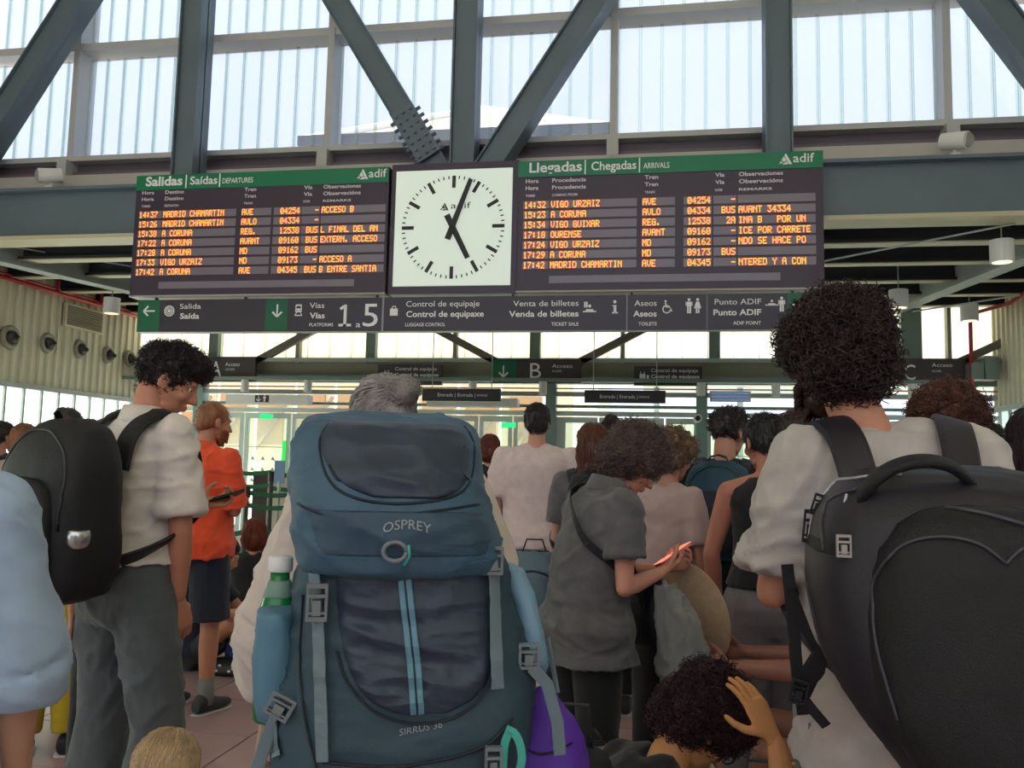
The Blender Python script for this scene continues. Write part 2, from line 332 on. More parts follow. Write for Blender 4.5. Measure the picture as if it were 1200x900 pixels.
# ---- spot cameras (white) on the beam
for px_, py_, lb in ((60, 215, 'white round spotlight on the big beam left of the departures board'), (1118, 172, 'white round spotlight on the big beam right of the arrivals board')):
    p = at(px_, py_, 9.75); p.z = 4.84; t = thing('spotlight', lb, 'spotlight', p)
    MB().bb(-.05, .05, -.05, .05, 0, .06).bar((0, 0, .05), (0, 0, .12), .02).build('bracket', white_p, t)
    s_ = -1 if px_ < 600 else 1
    MB().bar((.10*s_*-1, .06, .22), (.10*s_, -.12, .17), .095, .095, 20, True).build('lamp_body', white_p, t, False)
    MB().bar((.10*s_, -.12, .17), (.105*s_, -.13, .168), .08, .08, 20, True).build('lens', mat('lens_grey', (150, 150, 152), .2), t)
# ---- pendant lamps
for px_, py_, Y, lb in ((1174, 294, 10.2, 'white cylinder pendant lamp nearest the right wall, in front of the pale beam'), (1053, 350, 12.3, 'white cylinder pendant lamp hanging above the letter C sign'), (1136, 366, 13.6, 'small white cylinder pendant lamp near the far right corner'), (131, 358, 12.2, 'white cylinder pendant lamp above the wall grille on the left')):
    p = at(px_, py_, Y); t = thing('pendant_lamp', lb, 'lamp', (p.x, p.y, p.z-.13), 0, 'pendant lamps')
    mb = MB().rings([(V3((0, 0, 0)), V3((.125, 0, 0)), V3((0, .125, 0))), (V3((0, 0, .25)), V3((.125, 0, 0)), V3((0, .125, 0)))], 24); mb.build('lamp_shade', white_p, t)
    MB().bar((0, 0, -.004), (0, 0, .0), .1, .1, 24, True).build('diffuser', lamp('pendant_glow', (255, 235, 190), 1.3) if 'pendant_glow' not in MATS else MATS['pendant_glow'], t)
    MB().tube([(0, 0, .25), (0, 0, 4.62-p.z+.13)], .008, 5).build('cable', steel_l, t)
for k, (a, b_, lb) in enumerate((((965, 306, 10.3), (1190, 262, 9.9), 'thin steel tie rod under the ceiling right of the arrivals board'), ((965, 345, 12), (1060, 365, 13.9), 'thin pale tie rod ending at the letter C column'), ((1070, 365, 13.9), (1195, 346, 12), 'thin pale tie rod beside the far right pendant lamp'), ((20, 290, 10.2), (160, 313, 11.5), 'thin steel tie rod above the left pendant lamp'))):
    tag(MB().tube([at(*a), at(*b_)], .012, 6).build('tie_rod', steel_l), lb, 'tie rod')
# ================================================================ far screen
fw = sempty('wall_far')
cm = mat('clerestory_frame', (150, 150, 132), .5)
posts = [(254, .09, 0), (437, .09, 0), (628, .09, 0), (837, .09, 0), (912, .04, 1), (1066, .16, 0), (352, .035, 1), (535, .035, 1), (730, .035, 1), (1110, .03, 1)]
for px_, r_, thin in posts:
    x = at(px_, 400, YF).x; MB().bb(x-r_, x+r_, YF-.12, YF+.05, 3.2, 4.62).build('clerestory_post', cm if thin else steel_g, fw)
x = XL; k = 0
cls = MB().bb(-.21, .21, 0, .02, 0, 1.05).bb(-.215, -.2, -.04, 0, 0, 1.05).mesh('cl'); cls.materials.append(glass_cl)
while x < XR-.2: o = bpy.data.objects.new('clerestory_sheet', cls); COL.objects.link(o); o.parent = fw; o.location = (x+.22, YF, 3.28); x += .43
g = steel_g
MB().bb(XL, XR, YF-.1, YF+.1, 2.84, 2.98).build('lower_band', g, fw); MB().bb(XL, XR, YF-.3, YF-.24, 3.20, 3.27).build('upper_rail', steel_l, fw)
MB().bb(XL, XR, YF-.02, YF+.1, 2.98, 3.28).build('band_web', mat('band_brown', (128, 124, 108), .5), fw); MB().bb(XL, XR-.5, YF-.5, YF-.3, 2.84, 2.90).build('cable_tray', g, fw)
for (a, b_) in (((300, 424), (362, 390)), ((582, 424), (515, 388)), ((680, 424), (750, 388)), ((1125, 424), (1188, 395))):
    pa, pb = at(a[0], a[1], 14.75), at(b_[0], b_[1], 14.75); d = (pb-pa); box_beam(MB(), pa, pb+d*.25, .13, .1, V3((0, 0, 1))).build('brace', mat('brace_grey', (112, 108, 98), .5), fw)
# lettered signs on the band
def flat_sign(name, label, px0, py0, px1, py1, Y, m_, cat='sign', th=.08, group=None):
    a, b_ = at(px0, py0, Y), at(px1, py1, Y); z1, z0 = a.z, b_.z
    t = thing(name, label, cat, ((a.x+b_.x)/2, Y, z0), 0, group); t['_x0'] = a.x; t['_x1'] = b_.x; t['_z0'] = z0; t['_z1'] = z1; t['_px0'] = px0; t['_px1'] = px1
    MB().bb(a.x-t.location.x, b_.x-t.location.x, 0, th, 0, z1-z0).build('sign_panel', m_, t); return t
def zx(t, px, py):                                     # pixel -> local x,z on the sign's face
    p = at(px, py, t.location.y); return p.x-t.location.x, p.z-t.location.z
def sign_text(t, s_, pxl, pxr, pyb, hpx, m_=signwhite, bold=0, name='lettering'):
    x0, z = zx(t, pxl, pyb); x1 = None if pxr is None else zx(t, pxr, pyb)[0]; h = abs(zx(t, pxl, pyb-hpx)[1]-z)
    return put_text(s_, x0, x1, z, h, -.004, m_, t, name, bold)
def patch(t, m_, pxa, pya, pxb, pyb, name, d=.002):
    x0, z1 = zx(t, pxa, pya); x1, z0 = zx(t, pxb, pyb); return MB().bb(x0, x1, -d, 0, z0, z1).build(name, m_, t)
def glyph(t, px, py, s_, polys, name, m_=signwhite):      # polygons in unit square scaled by s_ (metres)
    x, z = zx(t, px, py); mb = MB()
    for pl in polys: mb.prism([(x+a*s_, z+b_*s_) for a, b_ in pl], (0, -.004, 0), (1, 0, 0), (0, 0, 1), (0, .003, 0))
    return mb.build(name, m_, t)
def disc(cx, cy, r, n=20): return [(cx+r*math.cos(2*PI*i/n), cy+r*math.sin(2*PI*i/n)) for i in range(n)]
def ring(cx, cy, r, w_, n=24): return [[(cx+r*math.cos(a), cy+r*math.sin(a)), (cx+r*math.cos(b_), cy+r*math.sin(b_)), (cx+(r-w_)*math.cos(b_), cy+(r-w_)*math.sin(b_)), (cx+(r-w_)*math.cos(a), cy+(r-w_)*math.sin(a))] for a, b_ in [(2*PI*i/n, 2*PI*(i+1)/n) for i in range(n)]]
def rc(x0, y0, x1, y1): return [(x0, y0), (x1, y0), (x1, y1), (x0, y1)]
def seg(x0, y0, x1, y1, w_):
    d = math.hypot(x1-x0, y1-y0); nx, ny = -(y1-y0)/d*w_/2, (x1-x0)/d*w_/2; return [(x0+nx, y0+ny), (x1+nx, y1+ny), (x1-nx, y1-ny), (x0-nx, y0-ny)]
ARR = {'left': [seg(-.5, 0, .5, 0, .13), seg(-.5, .0, -.1, .4, .15), seg(-.5, 0, -.1, -.4, .15)]}
ARR['right'] = [[(-a, b_) for a, b_ in p] for p in ARR['left']]; ARR['down'] = [[(b_, a) for a, b_ in p] for p in ARR['left']]
LOGO = [[(0, 0), (.16, .28), (.3, .1), (.2, .08), (.13, .1)], [(.2, .34), (.36, .62), (.56, .3), (.42, .2), (.36, .18)], [(.4, .68), (.5, .85), (.95, 0), (.74, 0)], [(.24, 0), (.5, .18), (.6, .22), (.68, 0)]]
MAN = [disc(0, .42, .1, 12), rc(-.15, -.02, .15, .28), rc(-.13, -.5, -.02, 0), rc(.02, -.5, .13, 0), rc(-.22, 0, -.17, .28), rc(.17, 0, .22, .28)]
for (nm, l, dx0, px0, py0, px1, py1, ltx) in (('sign', 'A', 0, 235, 418, 298, 447, 246), ('sign', 'B', 1, 576, 421, 681, 449, 621), ('sign', 'C', 0, 1038, 420, 1132, 451, 1060)):
    t = flat_sign('access_sign', 'dark overhead sign with a big white letter %s' % l, px0, py0, px1, py1, 14.6, mat('sign_brown', (66, 56, 60), .5), 'sign', .1, 'access letter signs')
    sign_text(t, l, ltx, ltx+13, py1-6, 18, bold=.0); r0 = px1-(34 if l != 'C' else 40)
    sign_text(t, 'Acceso', r0, r0+17 if l == 'A' else r0+24, py0+10 if l != 'A' else py0+11, 4.5); sign_text(t, 'ACCESS', r0, r0+11, py0+16 if l != 'B' else py0+15, 2.4)
    if l == 'B': patch(t, signgreen, 576, 421, 605, 449, 'green_panel'); glyph(t, 590, 435, .20, ARR['down'], 'arrow')
for px0, py0, px1, py1, lb in ((443, 427, 517, 451, 'small dark luggage control sign behind the grey-haired head'), (743, 429, 823, 452, 'small dark luggage control sign right of the letter B sign')):
    t = flat_sign('luggage_sign', lb, px0, py0, px1, py1, 14.6, mat('sign_brown', (66, 56, 60), .5), 'sign', .1, 'luggage control signs')
    ox = px0+20; sign_text(t, 'Control de equipaje', ox, px1-5, py0+7, 4); sign_text(t, 'Control de equipaxe', ox, px1-3, py0+14, 4, bold=.02); sign_text(t, 'LUGGAGE CONTROL', ox, ox+24, py0+19, 2)
    glyph(t, px0+12, py0+12, .2, [rc(-.4, -.35, .1, .2), seg(-.3, .2, -.3, .4, .06), seg(0, .2, 0, .4, .06), rc(.2, -.3, .4, .1)], 'luggage_pictogram')
for px0, py0, px1, py1, lb in ((495, 455, 586, 470.5, 'narrow dark entrance sign above the doors left of centre'), (685, 457, 780, 472.5, 'narrow dark entrance sign above the doors right of centre')):
    t = flat_sign('entrance_sign', lb, px0, py0, px1, py1, 13.6, mat('sign_brown2', (50, 48, 54), .5), 'sign', .1, 'entrance signs')
    sign_text(t, 'Entrada | Entrada |', px0+18, px0+62, py1-6, 4); sign_text(t, 'ENTRANCE', px0+64, px0+76, py1-6, 2.5)
    z1 = t['_z1']-t['_z0']
    for xx in (-.5, .5): MB().tube([(xx, .05, z1), (xx, .05, 4.09-t['_z0'])], .008, 5).build('hanger', steel_l, t)
# frames of the glazed screen with its doors
fr = mat('door_frame', (196, 208, 200), .45); gp = mat('post_sage', (120, 146, 138), .5)
for px_ in (235, 438, 646, 822, 975, 1112): x = at(px_, 500, YF).x; MB().bb(x-.09, x+.09, YF-.15, YF+.08, 0, 2.84).build('screen_post', gp, fw)
for z0, z1, m_ in ((2.62, 2.70, steel_l), (2.28, 2.36, fr), (2.42, 2.47, gp)): MB().bb(XL, XR, YF-.1, YF+.04, z0, z1).build('screen_transom', m_, fw)
MB().bb(XL, XR, YF-.13, YF-.10, 2.745, 2.765).build('red_cable', redpipe, fw)
for px_ in (240, 300, 372, 560, 640, 820, 905, 1060): x = at(px_, 460, YF).x; MB().bar((x, YF-.45, 2.84), (x, YF-.45, 2.62), .07, .07, 14, True).build('downlight', white_p, fw)
doors = [(250, 285), (287, 340), (342, 372), (374, 430), (440, 500), (502, 560), (562, 600), (602, 642), (652, 700), (702, 730), (732, 778), (780, 818), (828, 895), (900, 970), (980, 1040), (1044, 1108), (1116, 1158)]
gl_m = MATS['door_glass']; dec_m = mat('decal_green_black', (30, 62, 44), .6)
for i, (a, b_) in enumerate(doors):
    x0, x1 = at(a, 520, YF).x, at(b_, 520, YF).x; t = sempty('door_%d' % (i+1)); t.location = ((x0+x1)/2, YF, 0); hw = (x1-x0)/2
    mb = MB(); f_ = .07 if i not in (8, 10) else .16
    mb.bb(-hw, -hw+f_, -.03, .03, .02, 2.26).bb(hw-f_, hw, -.03, .03, .02, 2.26).bb(-hw+f_, hw-f_, -.03, .03, .02, .16).bb(-hw+f_, hw-f_, -.03, .03, 2.16, 2.26).build('door_frame', fr, t)
    MB().bb(-hw+f_, hw-f_, -.005, .005, .16, 2.16).build('glass', gl_m, t)
    MB().bb(-hw+f_, hw-f_, -.03, .03, 1.62, 1.635).build('door_rail', fr, t)
    mk = MB()
    for r_ in range(3):
        for c_ in range(max(1, int(hw*2/.2))):
            xx = -hw+f_+.06+c_*.2; zz = .98+r_*.2; sc = .09
            for pl in LOGO: mk.prism([(xx+p_*sc, zz+q_*sc) for p_, q_ in pl], (0, -.009, 0), (1, 0, 0), (0, 0, 1), (0, .002, 0))
    mk.build('glass_decal', dec_m, t)
    if i in (1, 2): MB().bb(hw-.13 if i == 1 else -hw+.07, hw-.07 if i == 1 else -hw+.13, -.05, -.032, 1.0, 1.75).build('green_light', lamp('green_led%d' % i, (40, 230, 90), 1.0), t)
# automatic door operator boxes
for px0, px1, lb in ((265, 360, 'pale automatic door operator box with a small dark pictogram sign'), (500, 606, 'pale automatic door operator box below the left entrance sign')):
    t = flat_sign('door_operator', lb, px0, 462 if px0 < 300 else 466, px1, 474 if px0 < 300 else 477, 14.6, white_p, 'door operator', .25)
    if px0 < 300: patch(t, signdark, 299, 463, 315, 471.5, 'pictogram_plate'); glyph(t, 303, 467, .1, ARR['down'], 'arrow'); glyph(t, 310, 467, .12, MAN, 'person_pictogram')
for px_, py_, lb in ((312, 488, 'small green exit light above the left glass doors'), (596, 498, 'small green exit light right of the rucksack')):
    p = at(px_, py_, 14.8); t = thing('exit_light', lb, 'exit light', p); MB().bb(-.12, .12, -.02, .02, -.04, .04).build('light_panel', lamp('exit_green%d' % px_, (40, 235, 130), 1.1), t); MB().bb(-.13, .13, .02, .05, -.05, .05).build('light_case', white_p, t)
# information desk band between the doors on the right
p = at(845, 545, 13.8); t = thing('service_desk', 'long grey counter wall behind the teal backpack man', 'counter', (p.x, 13.8, 0))
MB().bb(-1.1, 1.3, 0, .5, 0, 1.35).build('counter_body', mat('counter_grey', (92, 96, 92), .5), t); MB().bb(-1.15, 1.35, -.05, .55, 1.35, 1.42).build('counter_top', mat('counter_dark', (60, 62, 62), .4), t); MB().bb(-.62, -.5, -.06, -.05, 1.36, 1.42).build('green_indicator', lamp('ind_green', (30, 230, 60), 1.5), t)
t = flat_sign('louvre_panel', 'pale blue striped louvre panel above the counter', 832, 458, 880, 471, 14.5, mat('louvre_white', (200, 205, 215), .4), 'screen', .06)  # striped louvre; its rows are given a glow though it holds no lamp
for k in range(3): patch(t, lamp('stripe%d' % k, (96, 120, 160), .8), 834, 459.5+k*4, 878, 461.8+k*4, 'louvre_row', .004)
# camera dome
p = at(818, 490, 14.6); t = thing('security_camera', 'small white round security camera on the sage post', 'camera', p); MB().bar((0, .2, 0), (0, 0, 0), .07, .07, 16, True).build('camera_body', white_p, t); MB().ell((0, 0, 0), (.045, .05, .045)).build('lens', black, t, True)
# equipment box on the tray, right
p = at(1150, 440, 14.3); t = thing('equipment_box', 'grey-green equipment boxes on the tray right of the letter C sign', 'equipment', (p.x, 14.35, 2.9)); MB().bb(-.12, .06, 0, .3, 0, .26).build('box_body', steel_g, t); MB().bb(.08, .28, 0, .3, 0, .34).build('box_body', steel_g, t); MB().bb(.06, .30, -.03, .33, .34, .37).build('box_lid', steel_l, t)
# ---- queue barriers, gate cabinet
def barrier(px_, Y, h, belts, lb, xe):
    p = at(px_, 560, Y); t = thing('barrier_post', lb, 'barrier post', (p.x, Y, 0), 0, 'belt barrier posts')
    MB().rings([(V3((0, 0, 0)), V3((.17, 0, 0)), V3((0, .17, 0))), (V3((0, 0, .015)), V3((.17, 0, 0)), V3((0, .17, 0))), (V3((0, 0, .03)), V3((.05, 0, 0)), V3((0, .05, 0)))], 20).build('base', black, t, True)
    MB().bar((0, 0, .02), (0, 0, h), .028, .028, 12, True).build('pole', mat('post_dark', (58, 56, 50), .4), t); MB().bar((0, 0, h-.12), (0, 0, h), .04, .04, 14, True).build('belt_head', black, t)
    for z in belts:
        L = xe-p.x; pts = [V3((L*k/8, 0, z-.03*math.sin(PI*k/8))) for k in range(9)]; MB().ribbon(pts, .052, .006, (0, 0, 1)).build('belt', mat('belt_green', (0, 88, 50), .6), t)
barrier(262, 8.6, 1.08, (1.02, .62), 'belt barrier post behind the orange shirt, near row', at(290, 560, 8.6).x)
barrier(290, 9.0, 1.08, (1.02, .88, .62), 'belt barrier post just right of the gate cabinet\'s dark side', at(350, 560, 9.0).x)
barrier(318, 9.6, 1.25, (1.22, 1.05), 'belt barrier post in front of the blue notice stand', at(420, 560, 9.6).x)
barrier(268, 9.9, 1.28, (1.24, 1.08), 'belt barrier post farthest back beside the glass doors', at(318, 560, 9.9).x)
p = at(312, 560, 10.3); t = thing('gate_cabinet', 'tall brown and beige gate cabinet behind the green belts', 'cabinet', (p.x, 10.3, 0), R(14))
MB().bb(-.12, .30, 0, .5, 0, 1.24).build('cabinet_body', mat('cab_beige', (206, 198, 176), .5), t); MB().bb(-.16, .02, -.012, 0, 0, 1.24).build('side_panel', mat('cab_brown', (74, 60, 54), .4), t)
p = at(328, 550, 9.2); t = thing('notice_stand', 'small blue notice holder on a post above the green belts', 'sign holder', (p.x, 9.2, 0))
MB().bar((0, 0, 0), (0, 0, 1.15), .02, flat=True).build('pole', steel_l, t); MB().bb(-.06, .06, -.015, .0, 1.12, 1.38).build('notice', mat('notice_blue', (110, 140, 180), .5), t); MB().bar((0, 0, 0), (0, 0, .02), .16, .15, 18, True).build('base', black, t)
# ================================================================ outside
gr = struct(MB().bb(-60, 60, 15.1, 90, -.3, -.05).build('ground', mat('outside_ground', (226, 224, 208), .9, 0, 0, 5, .06, .4)))
struct(MB().bb(-60, 60, -60, -9, -.3, -.05).build('ground_rear', mat('outside_ground', (226, 224, 208), .9))).name = 'ground_2'
b_ = thing('station_building', 'pale building outside with tan panels and timber frames, seen through the left doors', 'building', (-12, 27, 0))
MB().bb(-9, 9, 0, 4, 0, 5.5).build('wall', mat('bldg_cream', (214, 200, 170), .8), b_)
for k in range(12): MB().bb(-8.6+k*1.45, -7.6+k*1.45, -.06, 0, 1.9, 3.6).build('panel', mat('bldg_tan', (178, 140, 104), .7), b_); MB().box((-7.9+k*1.45, -.2, 2.6), (.1, .1, 2.2), Matrix.Rotation(.6, 3, 'Y')).build('strut', mat('bldg_strut', (150, 132, 112), .7), b_)
MB().bb(-9.3, 9.3, -1.2, 4.2, 5.5, 5.8).build('roof_slab', steel_l, b_)
for k in range(14): MB().bb(-9+k*1.35, -8.93+k*1.35, -1.0, -.94, 0, 5.5).build('column', white_p, b_)
b_ = thing('platform_canopy', 'pale platform canopy outside beyond the central doors', 'canopy', (8.5, 32, 0))
MB().bb(-9, 11, -2, 2, 4.4, 4.7).build('canopy_slab', steel_l, b_)
for k in range(7): MB().bb(-8.6+k*3, -8.4+k*3, -.1, .1, 0, 4.4).build('column', steel_g, b_)
MB().bb(-9, 11, 3, 3.2, 0, 3.2).build('rear_screen', mat('bldg_green', (196, 206, 186), .8), b_)
# railings outside
rl = thing('railing', 'white vertical bar railing outside the central doors', 'railing', (-2.2, 18.5, 0))
for k in range(26): MB().bb(-.02+k*.14-1.6, .02+k*.14-1.6, -.02, .02, 0, 1.15).build('bar', white_p, rl)
MB().bb(-1.7, 2.1, -.03, .03, 1.15, 1.2).build('top_rail', white_p, rl)
# gabled building whose pale hipped roof shows through the upper glazing
b_ = thing('gabled_building', 'pale pointed-roof building with a slim finial, dim through the upper glazing', 'building', (-6.6, 36, 0))
rm = mat('hip_roof', (196, 188, 158), .8); rw_ = mat('roof_glow_white', (244, 242, 232), .7)
c = at(530, 100, 36).x+6.6; zs = at(400, 178, 36).z; hw = 7.0
zp = at(545, 95, 36).z; ze = at(400, 165, 36).z
rf2 = MB().add([(c-hw, 0, ze), (c+hw, 0, ze), (c+hw, 12, ze), (c-hw, 12, ze), (c, 6, zp+1.2)], [(0, 1, 4), (1, 2, 4), (2, 3, 4), (3, 0, 4), (3, 2, 1, 0)]); rf2.build('roof', rm, b_)
MB().bb(c-hw+.3, c+hw-.3, .3, 11.7, 0, ze).build('wall', mat('gable_wall', (214, 216, 204), .8), b_)
MB().bar((c, 6, zp+1), (c, 6, zp+4.0), .22, .04).build('finial', rw_, b_)
for sx in (-1, 1): MB().bar((c+sx*hw, 0, ze+.1), (c, 6, zp+1.3), .22, .2, 8, True).build('ridge', rw_, b_); MB().bb(c-hw-.2, c+hw+.2, -.2, 0, ze-.2, ze+.25).build('eaves', rw_, b_)  # white strips put the sunlit glow of the roof edges into colour
# ================================================================ boards, clock, direction sign
F5 = {'A':'0E11111F111111','B':'1E11111E11111E','C':'0E11101010110E','D':'1E11111111111E','E':'1F10101E10101F','F':'1F10101E101010','G':'0E11101711110F','H':'1111111F111111','I':'0E04040404040E','L':'1010101010101F','M':'111B1515111111','N':'11191513111111','O':'0E11111111110E','P':'1E11111E101010','Q':'0E11111115120D','R':'1E11111E141211','S':'0F10100E01011E','T':'1F040404040404','U':'1111111111110E','V':'11111111110A04','X':'11110A040A1111','Y':'11110A04040404','Z':'1F01020408101F','0':'0E11131519110E','1':'040C040404040E','2':'0E11010204081F','3':'1F02040201110E','4':'02060A121F0202','5':'1F101E0101110E','6':'0608101E11110E','7':'1F010204080808','8':'0E11110E11110E','9':'0E11110F01020C',':':'000C0C000C0C00','.':'00000000000C0C','-':'0000001F000000'}
def led_text(mb, s_, x, z, cw, h):                       # dot-matrix letters, top-left x,z
    dx, dz = cw/6, h/7
    for i, ch in enumerate(s_):
        if ch not in F5: continue
        for r_ in range(7):
            bits = int(F5[ch][2*r_:2*r_+2], 16)
            for c_ in range(5):
                if bits >> (4-c_) & 1:
                    a = x+i*cw+c_*dx; b_ = z-r_*dz; mb.add([(a, -.012, b_), (a+dx*.95, -.012, b_), (a+dx*.95, -.012, b_-dz*.9), (a, -.012, b_-dz*.9)], [(0, 1, 2, 3)])
def logo(t, px, py, s_, m_): glyph(t, px, py, s_, LOGO, 'logo_mark', m_)
def board(name, label, x0, x1, cols, rows, title, parts_, zr, logo_px, heads):
    z0, z1 = 3.375, 4.90; t = thing(name, label, 'departure board' if 'Sal' in title else 'arrivals board', ((x0+x1)/2, YB, z0)); cx = t.location.x
    MB().bb(x0-cx, x1-cx, 0, .22, 0, z1-z0).build('board_case', boardm, t)
    MB().bb(x0-cx, x1-cx, -.01, 0, z1-z0-.19, z1-z0).build('header_band', headgreen, t)
    MB().bb(x0-cx, x1-cx, -.012, .22, -.02, 0).build('bottom_edge', mat('edge_light', (170, 160, 160), .5), t)
    L = lambda px: at(px, 270, YB).x-cx
    z = z1-z0-.135
    for s_, a, b_, h, bo in parts_: put_text(s_, L(a), L(b_), z, h, -.012, signwhite, t, 'heading', bo)
    lx = L(logo_px[0]); mb = MB()
    for pl in LOGO: mb.prism([(lx+p_*.15, z-.01+q_*.15) for p_, q_ in pl], (0, -.014, 0), (1, 0, 0), (0, 0, 1), (0, .003, 0))
    mb.build('logo_mark', signwhite, t); put_text('adif', L(logo_px[1]), L(logo_px[2]), z+.01, .10, -.012, signwhite, t, 'logo_lettering', .01)
    for s_, a, b_ in heads:
        l3 = s_.split('|')
        for k, q in enumerate(l3): put_text(q, L(a), L(a)+(L(b_)-L(a))*(1 if k < 2 else .75), zr[0]-z0+.075+.075*(2-k)-.008*k, .045 if k < 2 else .028, -.003, mat('head_text', (225, 215, 228), .5), t, 'column_heading', .02)
    pitch = (zr[0]-zr[1])/6
    for k in range(7):
        zt = zr[0]-z0-pitch*k+.0
        for a, b_ in cols[:-1] if False else cols: MB().bb(L(a), L(b_), -.006, 0, zt-.083, zt+.008).build('display_strip', stripm, t)
        mb = MB()
        for (a, b_), s_ in zip(cols, rows[k]):
            if not s_: continue
            x = L(a)+.01
            if s_[0] == '>': s_ = s_[1:]; x = L(b_)-.0515*len(s_)-.005
            led_text(mb, s_, x, zt-.002, .0512, .076)
        tag(mb.build('lit_row', led, t), None, kind='stuff')
    MB().bb(L(cols[1][0]), L(cols[5][0])+.45, -.006, 0, zr[1]-z0-.25, zr[1]-z0-.165).build('display_strip', stripm, t)
    for xx in (x0-cx+.6, x1-cx-.6): MB().bb(xx-.04, xx+.04, .1, .16, z1-z0, z1-z0+.0).build('hanger', steel, t) if 0 else None
    for xx in (.3, .5, .7): MB().bb(x0-cx+(x1-x0)*xx-.05, x0-cx+(x1-x0)*xx+.05, .22, .30, .8, 1.3).build('bracket', steel, t)
    return t
r1z = at(172, 248.5, YB).z; r7z = at(166, 315.5, YB).z
board('departures_board', 'large dark departures board with green header and glowing orange rows, left of the clock', -6.46, -3.16,
      [(162, 189), (190, 276), (282, 317), (320, 352), (353, 374), (375.5, 451)], [
      ['14:37', 'MADRID CHAMARTIN', 'AVE', '>04254', '>-', 'ACCESO B'], ['15:26', 'MADRID CHAMARTIN', 'AVLO', '>04334', '>-', ''], ['15:38', 'A CORUNA', 'REG.', '>12538', '>BUS', 'L FINAL DEL AN'],
      ['17:22', 'A CORUNA', 'AVANT', '>09160', '>BUS', 'EXTERN. ACCESO'], ['17:28', 'A CORUNA', 'MD', '>09162', '>BUS', ''], ['17:33', 'VIGO URZAIZ', 'MD', '>09173', '>-', 'ACCESO A'], ['17:42', 'A CORUNA', 'AVE', '>04345', '>BUS', 'B ENTRE SANTIA']],
      'Salidas', [('Salidas', 168, 211, .115, .03), ('|', 214.5, 216, .13, 0), ('Saídas', 220, 252, .10, .015), ('|', 254, 255.5, .13, 0), ('DEPARTURES', 258, 294, .065, .01)], (r1z, r7z), (416, 430, 451),
      [('Hora|Hora|TIME', 164, 178), ('Destino|Destino|DESTINATION', 191, 213), ('Tren|Tren|TRAIN', 284, 298), ('Vía|Vía|PLATFORM', 354, 364), ('Observaciones|Observacións|REMARKS', 377, 421)])
r1z = at(628, 236.5, YB).z; r7z = at(628, 307, YB).z
board('arrivals_board', 'large dark arrivals board with green header and glowing orange rows, right of the clock', -1.60, 1.78,
      [(613, 643), (644.5, 746), (752, 791), (801, 834), (836, 863), (864.5, 956)], [
      ['14:32', 'VIGO URZAIZ', 'AVE', '>04254', '>-', ''], ['15:23', 'A CORUNA', 'AVLO', '>04334', '>BUS', 'AVANT 34334'], ['15:34', 'VIGO GUIXAR', 'REG.', '>12538', '>2A', 'INA B   POR UN'],
      ['17:18', 'OURENSE', 'AVANT', '>09160', '>-', 'ICE POR CARRETE'], ['17:24', 'VIGO URZAIZ', 'MD', '>09162', '>-', 'NDO SE HACE PO'], ['17:29', 'A CORUNA', 'MD', '>09173', '>BUS', ''], ['17:42', 'MADRID CHAMARTIN', 'AVE', '>04345', '>-', 'NTERED Y A CON']],
      'Llegadas', [('Llegadas', 619, 681, .115, .02), ('|', 684, 685.5, .13, 0), ('Chegadas', 692, 745, .10, .015), ('|', 748, 749.5, .13, 0), ('ARRIVALS', 753.5, 784, .065, .01)], (r1z, r7z), (913, 930, 955),
      [('Hora|Hora|TIME', 615, 630), ('Procedencia|Procedencia|COMING FROM', 646, 686), ('Tren|Tren|TRAIN', 755, 771), ('Vía|Vía|PLATFORM', 838, 849), ('Observaciones|Observacións|REMARKS', 866, 918)])
# clock
x0, x1 = at(461, 270, YB).x, at(602.5, 270, YB).x; t = thing('station_clock', 'large square white station clock between the two boards, showing three minutes past five', 'clock', ((x0+x1)/2, YB, 3.375)); hw = (x1-x0)/2
cxz = (0, .745)
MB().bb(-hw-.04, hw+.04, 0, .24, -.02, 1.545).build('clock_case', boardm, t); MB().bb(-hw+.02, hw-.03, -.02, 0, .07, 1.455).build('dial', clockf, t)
dk = mat('clock_black', (32, 38, 36), .5); R0 = .615
for k in range(60):
    a = 2*PI*k/60; big = k % 5 == 0; l_, w_ = (.145, .042) if big else (.038, .014); mb = MB()
    rc_ = R0-l_/2; mb.prism(seg(math.sin(a)*(R0-l_), math.cos(a)*(R0-l_), math.sin(a)*R0, math.cos(a)*R0, w_), (0, -.024, .765), (1, 0, 0), (0, 0, 1), (0, .003, 0)); mb.build('hour_mark' if big else 'minute_mark', dk, t)
def hand(nm, ang, l1, l0, w0, w1, d):
    a = R(ang); u = (math.sin(a), math.cos(a)); n_ = (u[1], -u[0])
    pl = [(u[0]*-l0+n_[0]*w0, u[1]*-l0+n_[1]*w0), (u[0]*l1+n_[0]*w1, u[1]*l1+n_[1]*w1), (u[0]*l1-n_[0]*w1, u[1]*l1-n_[1]*w1), (u[0]*-l0-n_[0]*w0, u[1]*-l0-n_[1]*w0)]
    MB().prism(pl, (0, d, .765), (1, 0, 0), (0, 0, 1), (0, .006, 0)).build(nm, dk, t)
hand('minute_hand', 20, .60, .16, .036, .026, -.045); hand('hour_hand', 153, .42, .16, .036, .030, -.036)
MB().bar((0, -.05, .765), (0, -.02, .765), .03, flat=True).build('hub', dk, t)
mb = MB(); lx = -.16
for pl in LOGO: mb.prism([(lx+p_*.11, .965+q_*.11) for p_, q_ in pl], (0, -.024, 0), (1, 0, 0), (0, 0, 1), (0, .003, 0))
mb.build('logo_mark', dk, t); put_text('adif', -.03, .21, .985, .075, -.022, dk, t, 'logo_lettering')
